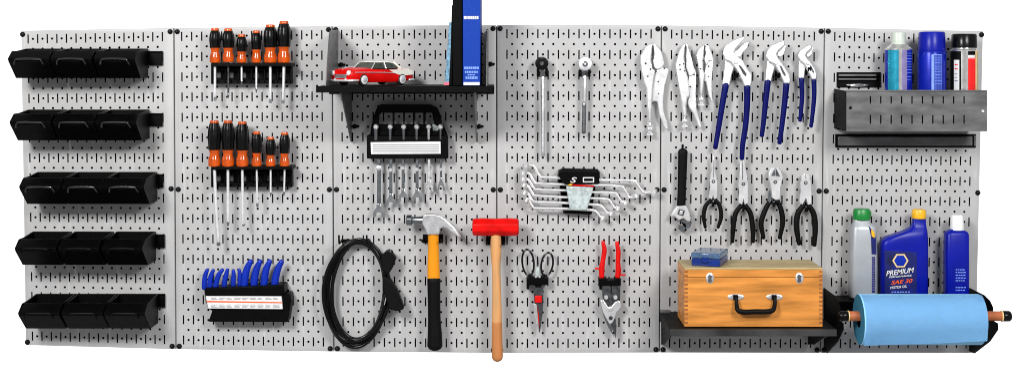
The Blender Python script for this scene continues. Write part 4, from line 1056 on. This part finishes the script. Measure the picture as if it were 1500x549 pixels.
rbottle(root,'cap','capyellow',[(319.5,1336,1356,.0165),(317,1335.5,1356.3,.017),(309,1336,1356,.0168),(306.5,1337.5,1354.5,.015)],power=2.2)
bm = new(); prism(bm, [(1296,367),(1343,369),(1343,430),(1296,430)], .0745,.0762); lb = part('front_label', bm, 'labelblue', root, bev=.0005)
bm = new()
N6 = [(1319+11.8*math.cos(math.radians(60*i)), 381.5+11.2*math.sin(math.radians(60*i))) for i in range(6)]
N6i = [(1319+9.4*math.cos(math.radians(60*i)), 381.5+9.0*math.sin(math.radians(60*i))) for i in range(6)]
for i in range(6):
    j = (i+1)%6; prism(bm, [N6[i],N6[j],N6i[j],N6i[i]], .0762,.077)
part('hexagon_ring', bm, 'gold', lb)
bm = new(); disc(bm,1319,381.5,8.6,.0762,.0770,seg=28); part('blue_disc', bm, 'blue', lb)
text('PREMIUM',1318.5,397.6,.0775,7.2,'paper',lb,wpx=41,shear=.35,rot=.13)
text('PERFORMANCE',1319,404.3,.0775,2.4,'paper',lb,wpx=33,shear=.3,rot=.08)
text('SAE 30',1321,412,.0775,5.6,'ored',lb,wpx=31,shear=.35,rot=.10)
text('MOTOR OIL',1316,420,.0775,3.6,'paper',lb,wpx=24,shear=.3,rot=.10)
bm = new()
for i in range(7): prism(bm, rect(1306+i*4,426.5,1308.6+i*4,428), .0762,.0768)
part('small_print', bm, 'ltblue', lb)
root = thing('lotion_bottle', 'slim dark blue bottle with a white cap at the right', 'bottle', V(1401,bot,.05))
rbottle(root,'bottle_body','oilblue',[(bot,1385,1416.5,.018),(bot-3,1383.5,1418,.0195),(380,1383.5,1418,.0195),(342,1384,1417.5,.0195),(338.5,1386,1415.5,.017),(336.5,1391,1411,.012),(334,1393,1410,.011)],power=4.5)
rbottle(root,'cap','white',[(336.5,1392,1411.5,.0165),(334,1391.8,1411.8,.017),(317,1393,1410.5,.016),(314.5,1394.5,1409,.014)],power=2.2)
bm = new()
for j,(y0) in enumerate((394,398,402,406,410,420,424)):
    x = 1400
    while x < 1415-2:
        w = random.uniform(1.6,4); prism(bm, rect(x,y0,min(x+w,1415),y0+1.4), .069,.0702); x += w+.9
part('small_print', bm, 'ltblue', root)

# ------------------------------------------------------------------ light, world, camera
w = bpy.data.worlds.new('World'); scn.world = w; w.use_nodes = True
nt = w.node_tree; bg = nt.nodes['Background']
tc = nt.nodes.new('ShaderNodeTexCoord'); sp = nt.nodes.new('ShaderNodeSeparateXYZ'); rp = nt.nodes.new('ShaderNodeValToRGB')
nt.links.new(tc.outputs['Generated'], sp.inputs[0])
mr = nt.nodes.new('ShaderNodeMapRange'); mr.inputs[1].default_value = -1; mr.inputs[2].default_value = 1
nt.links.new(sp.outputs['Y'], mr.inputs[0]); nt.links.new(mr.outputs[0], rp.inputs[0])
rp.color_ramp.elements[0].position = .86; rp.color_ramp.elements[1].position = .93
rp.color_ramp.elements[0].color = (.27,.27,.28,1); rp.color_ramp.elements[1].color = (1,1,1,1)
nt.links.new(rp.outputs[0], bg.inputs[0]); bg.inputs[1].default_value = 1.08
def area(name, loc, target, size, power, sy=None):
    l = bpy.data.lights.new(name, 'AREA'); l.energy = power; l.size = size; l.shape = 'RECTANGLE'; l.size_y = sy or size
    o = bpy.data.objects.new(name, l); COL.objects.link(o); o.location = loc
    o.rotation_euler = (Vector(target)-Vector(loc)).to_track_quat('-Z','Y').to_euler(); return o
area('softbox_left', (-1.45,-2.9,1.15), (-.3,0,-.35), 0.75, 84)
area('softbox_right', (1.5,-2.9,1.15), (.4,0,-.35), 0.75, 58)
cam = bpy.data.cameras.new('camera'); co = bpy.data.objects.new('camera', cam); COL.objects.link(co)
co.location = (0,-D,0); co.rotation_euler = (math.radians(90),0,0)
cam.sensor_width = 36; cam.lens = 36*D/(1500*S); cam.shift_y = -(274.5-CY)/1500; cam.clip_start = .05; cam.clip_end = 100
scn.camera = co
scn.cycles.pixel_filter_type = 'BLACKMAN_HARRIS'; scn.cycles.filter_width = 1.0
for o in bpy.data.objects:
    if '_w' in o: del o['_w']
vs = scn.view_settings; vs.view_transform = 'Standard'; vs.look = 'None'; vs.exposure = .35; vs.gamma = 1
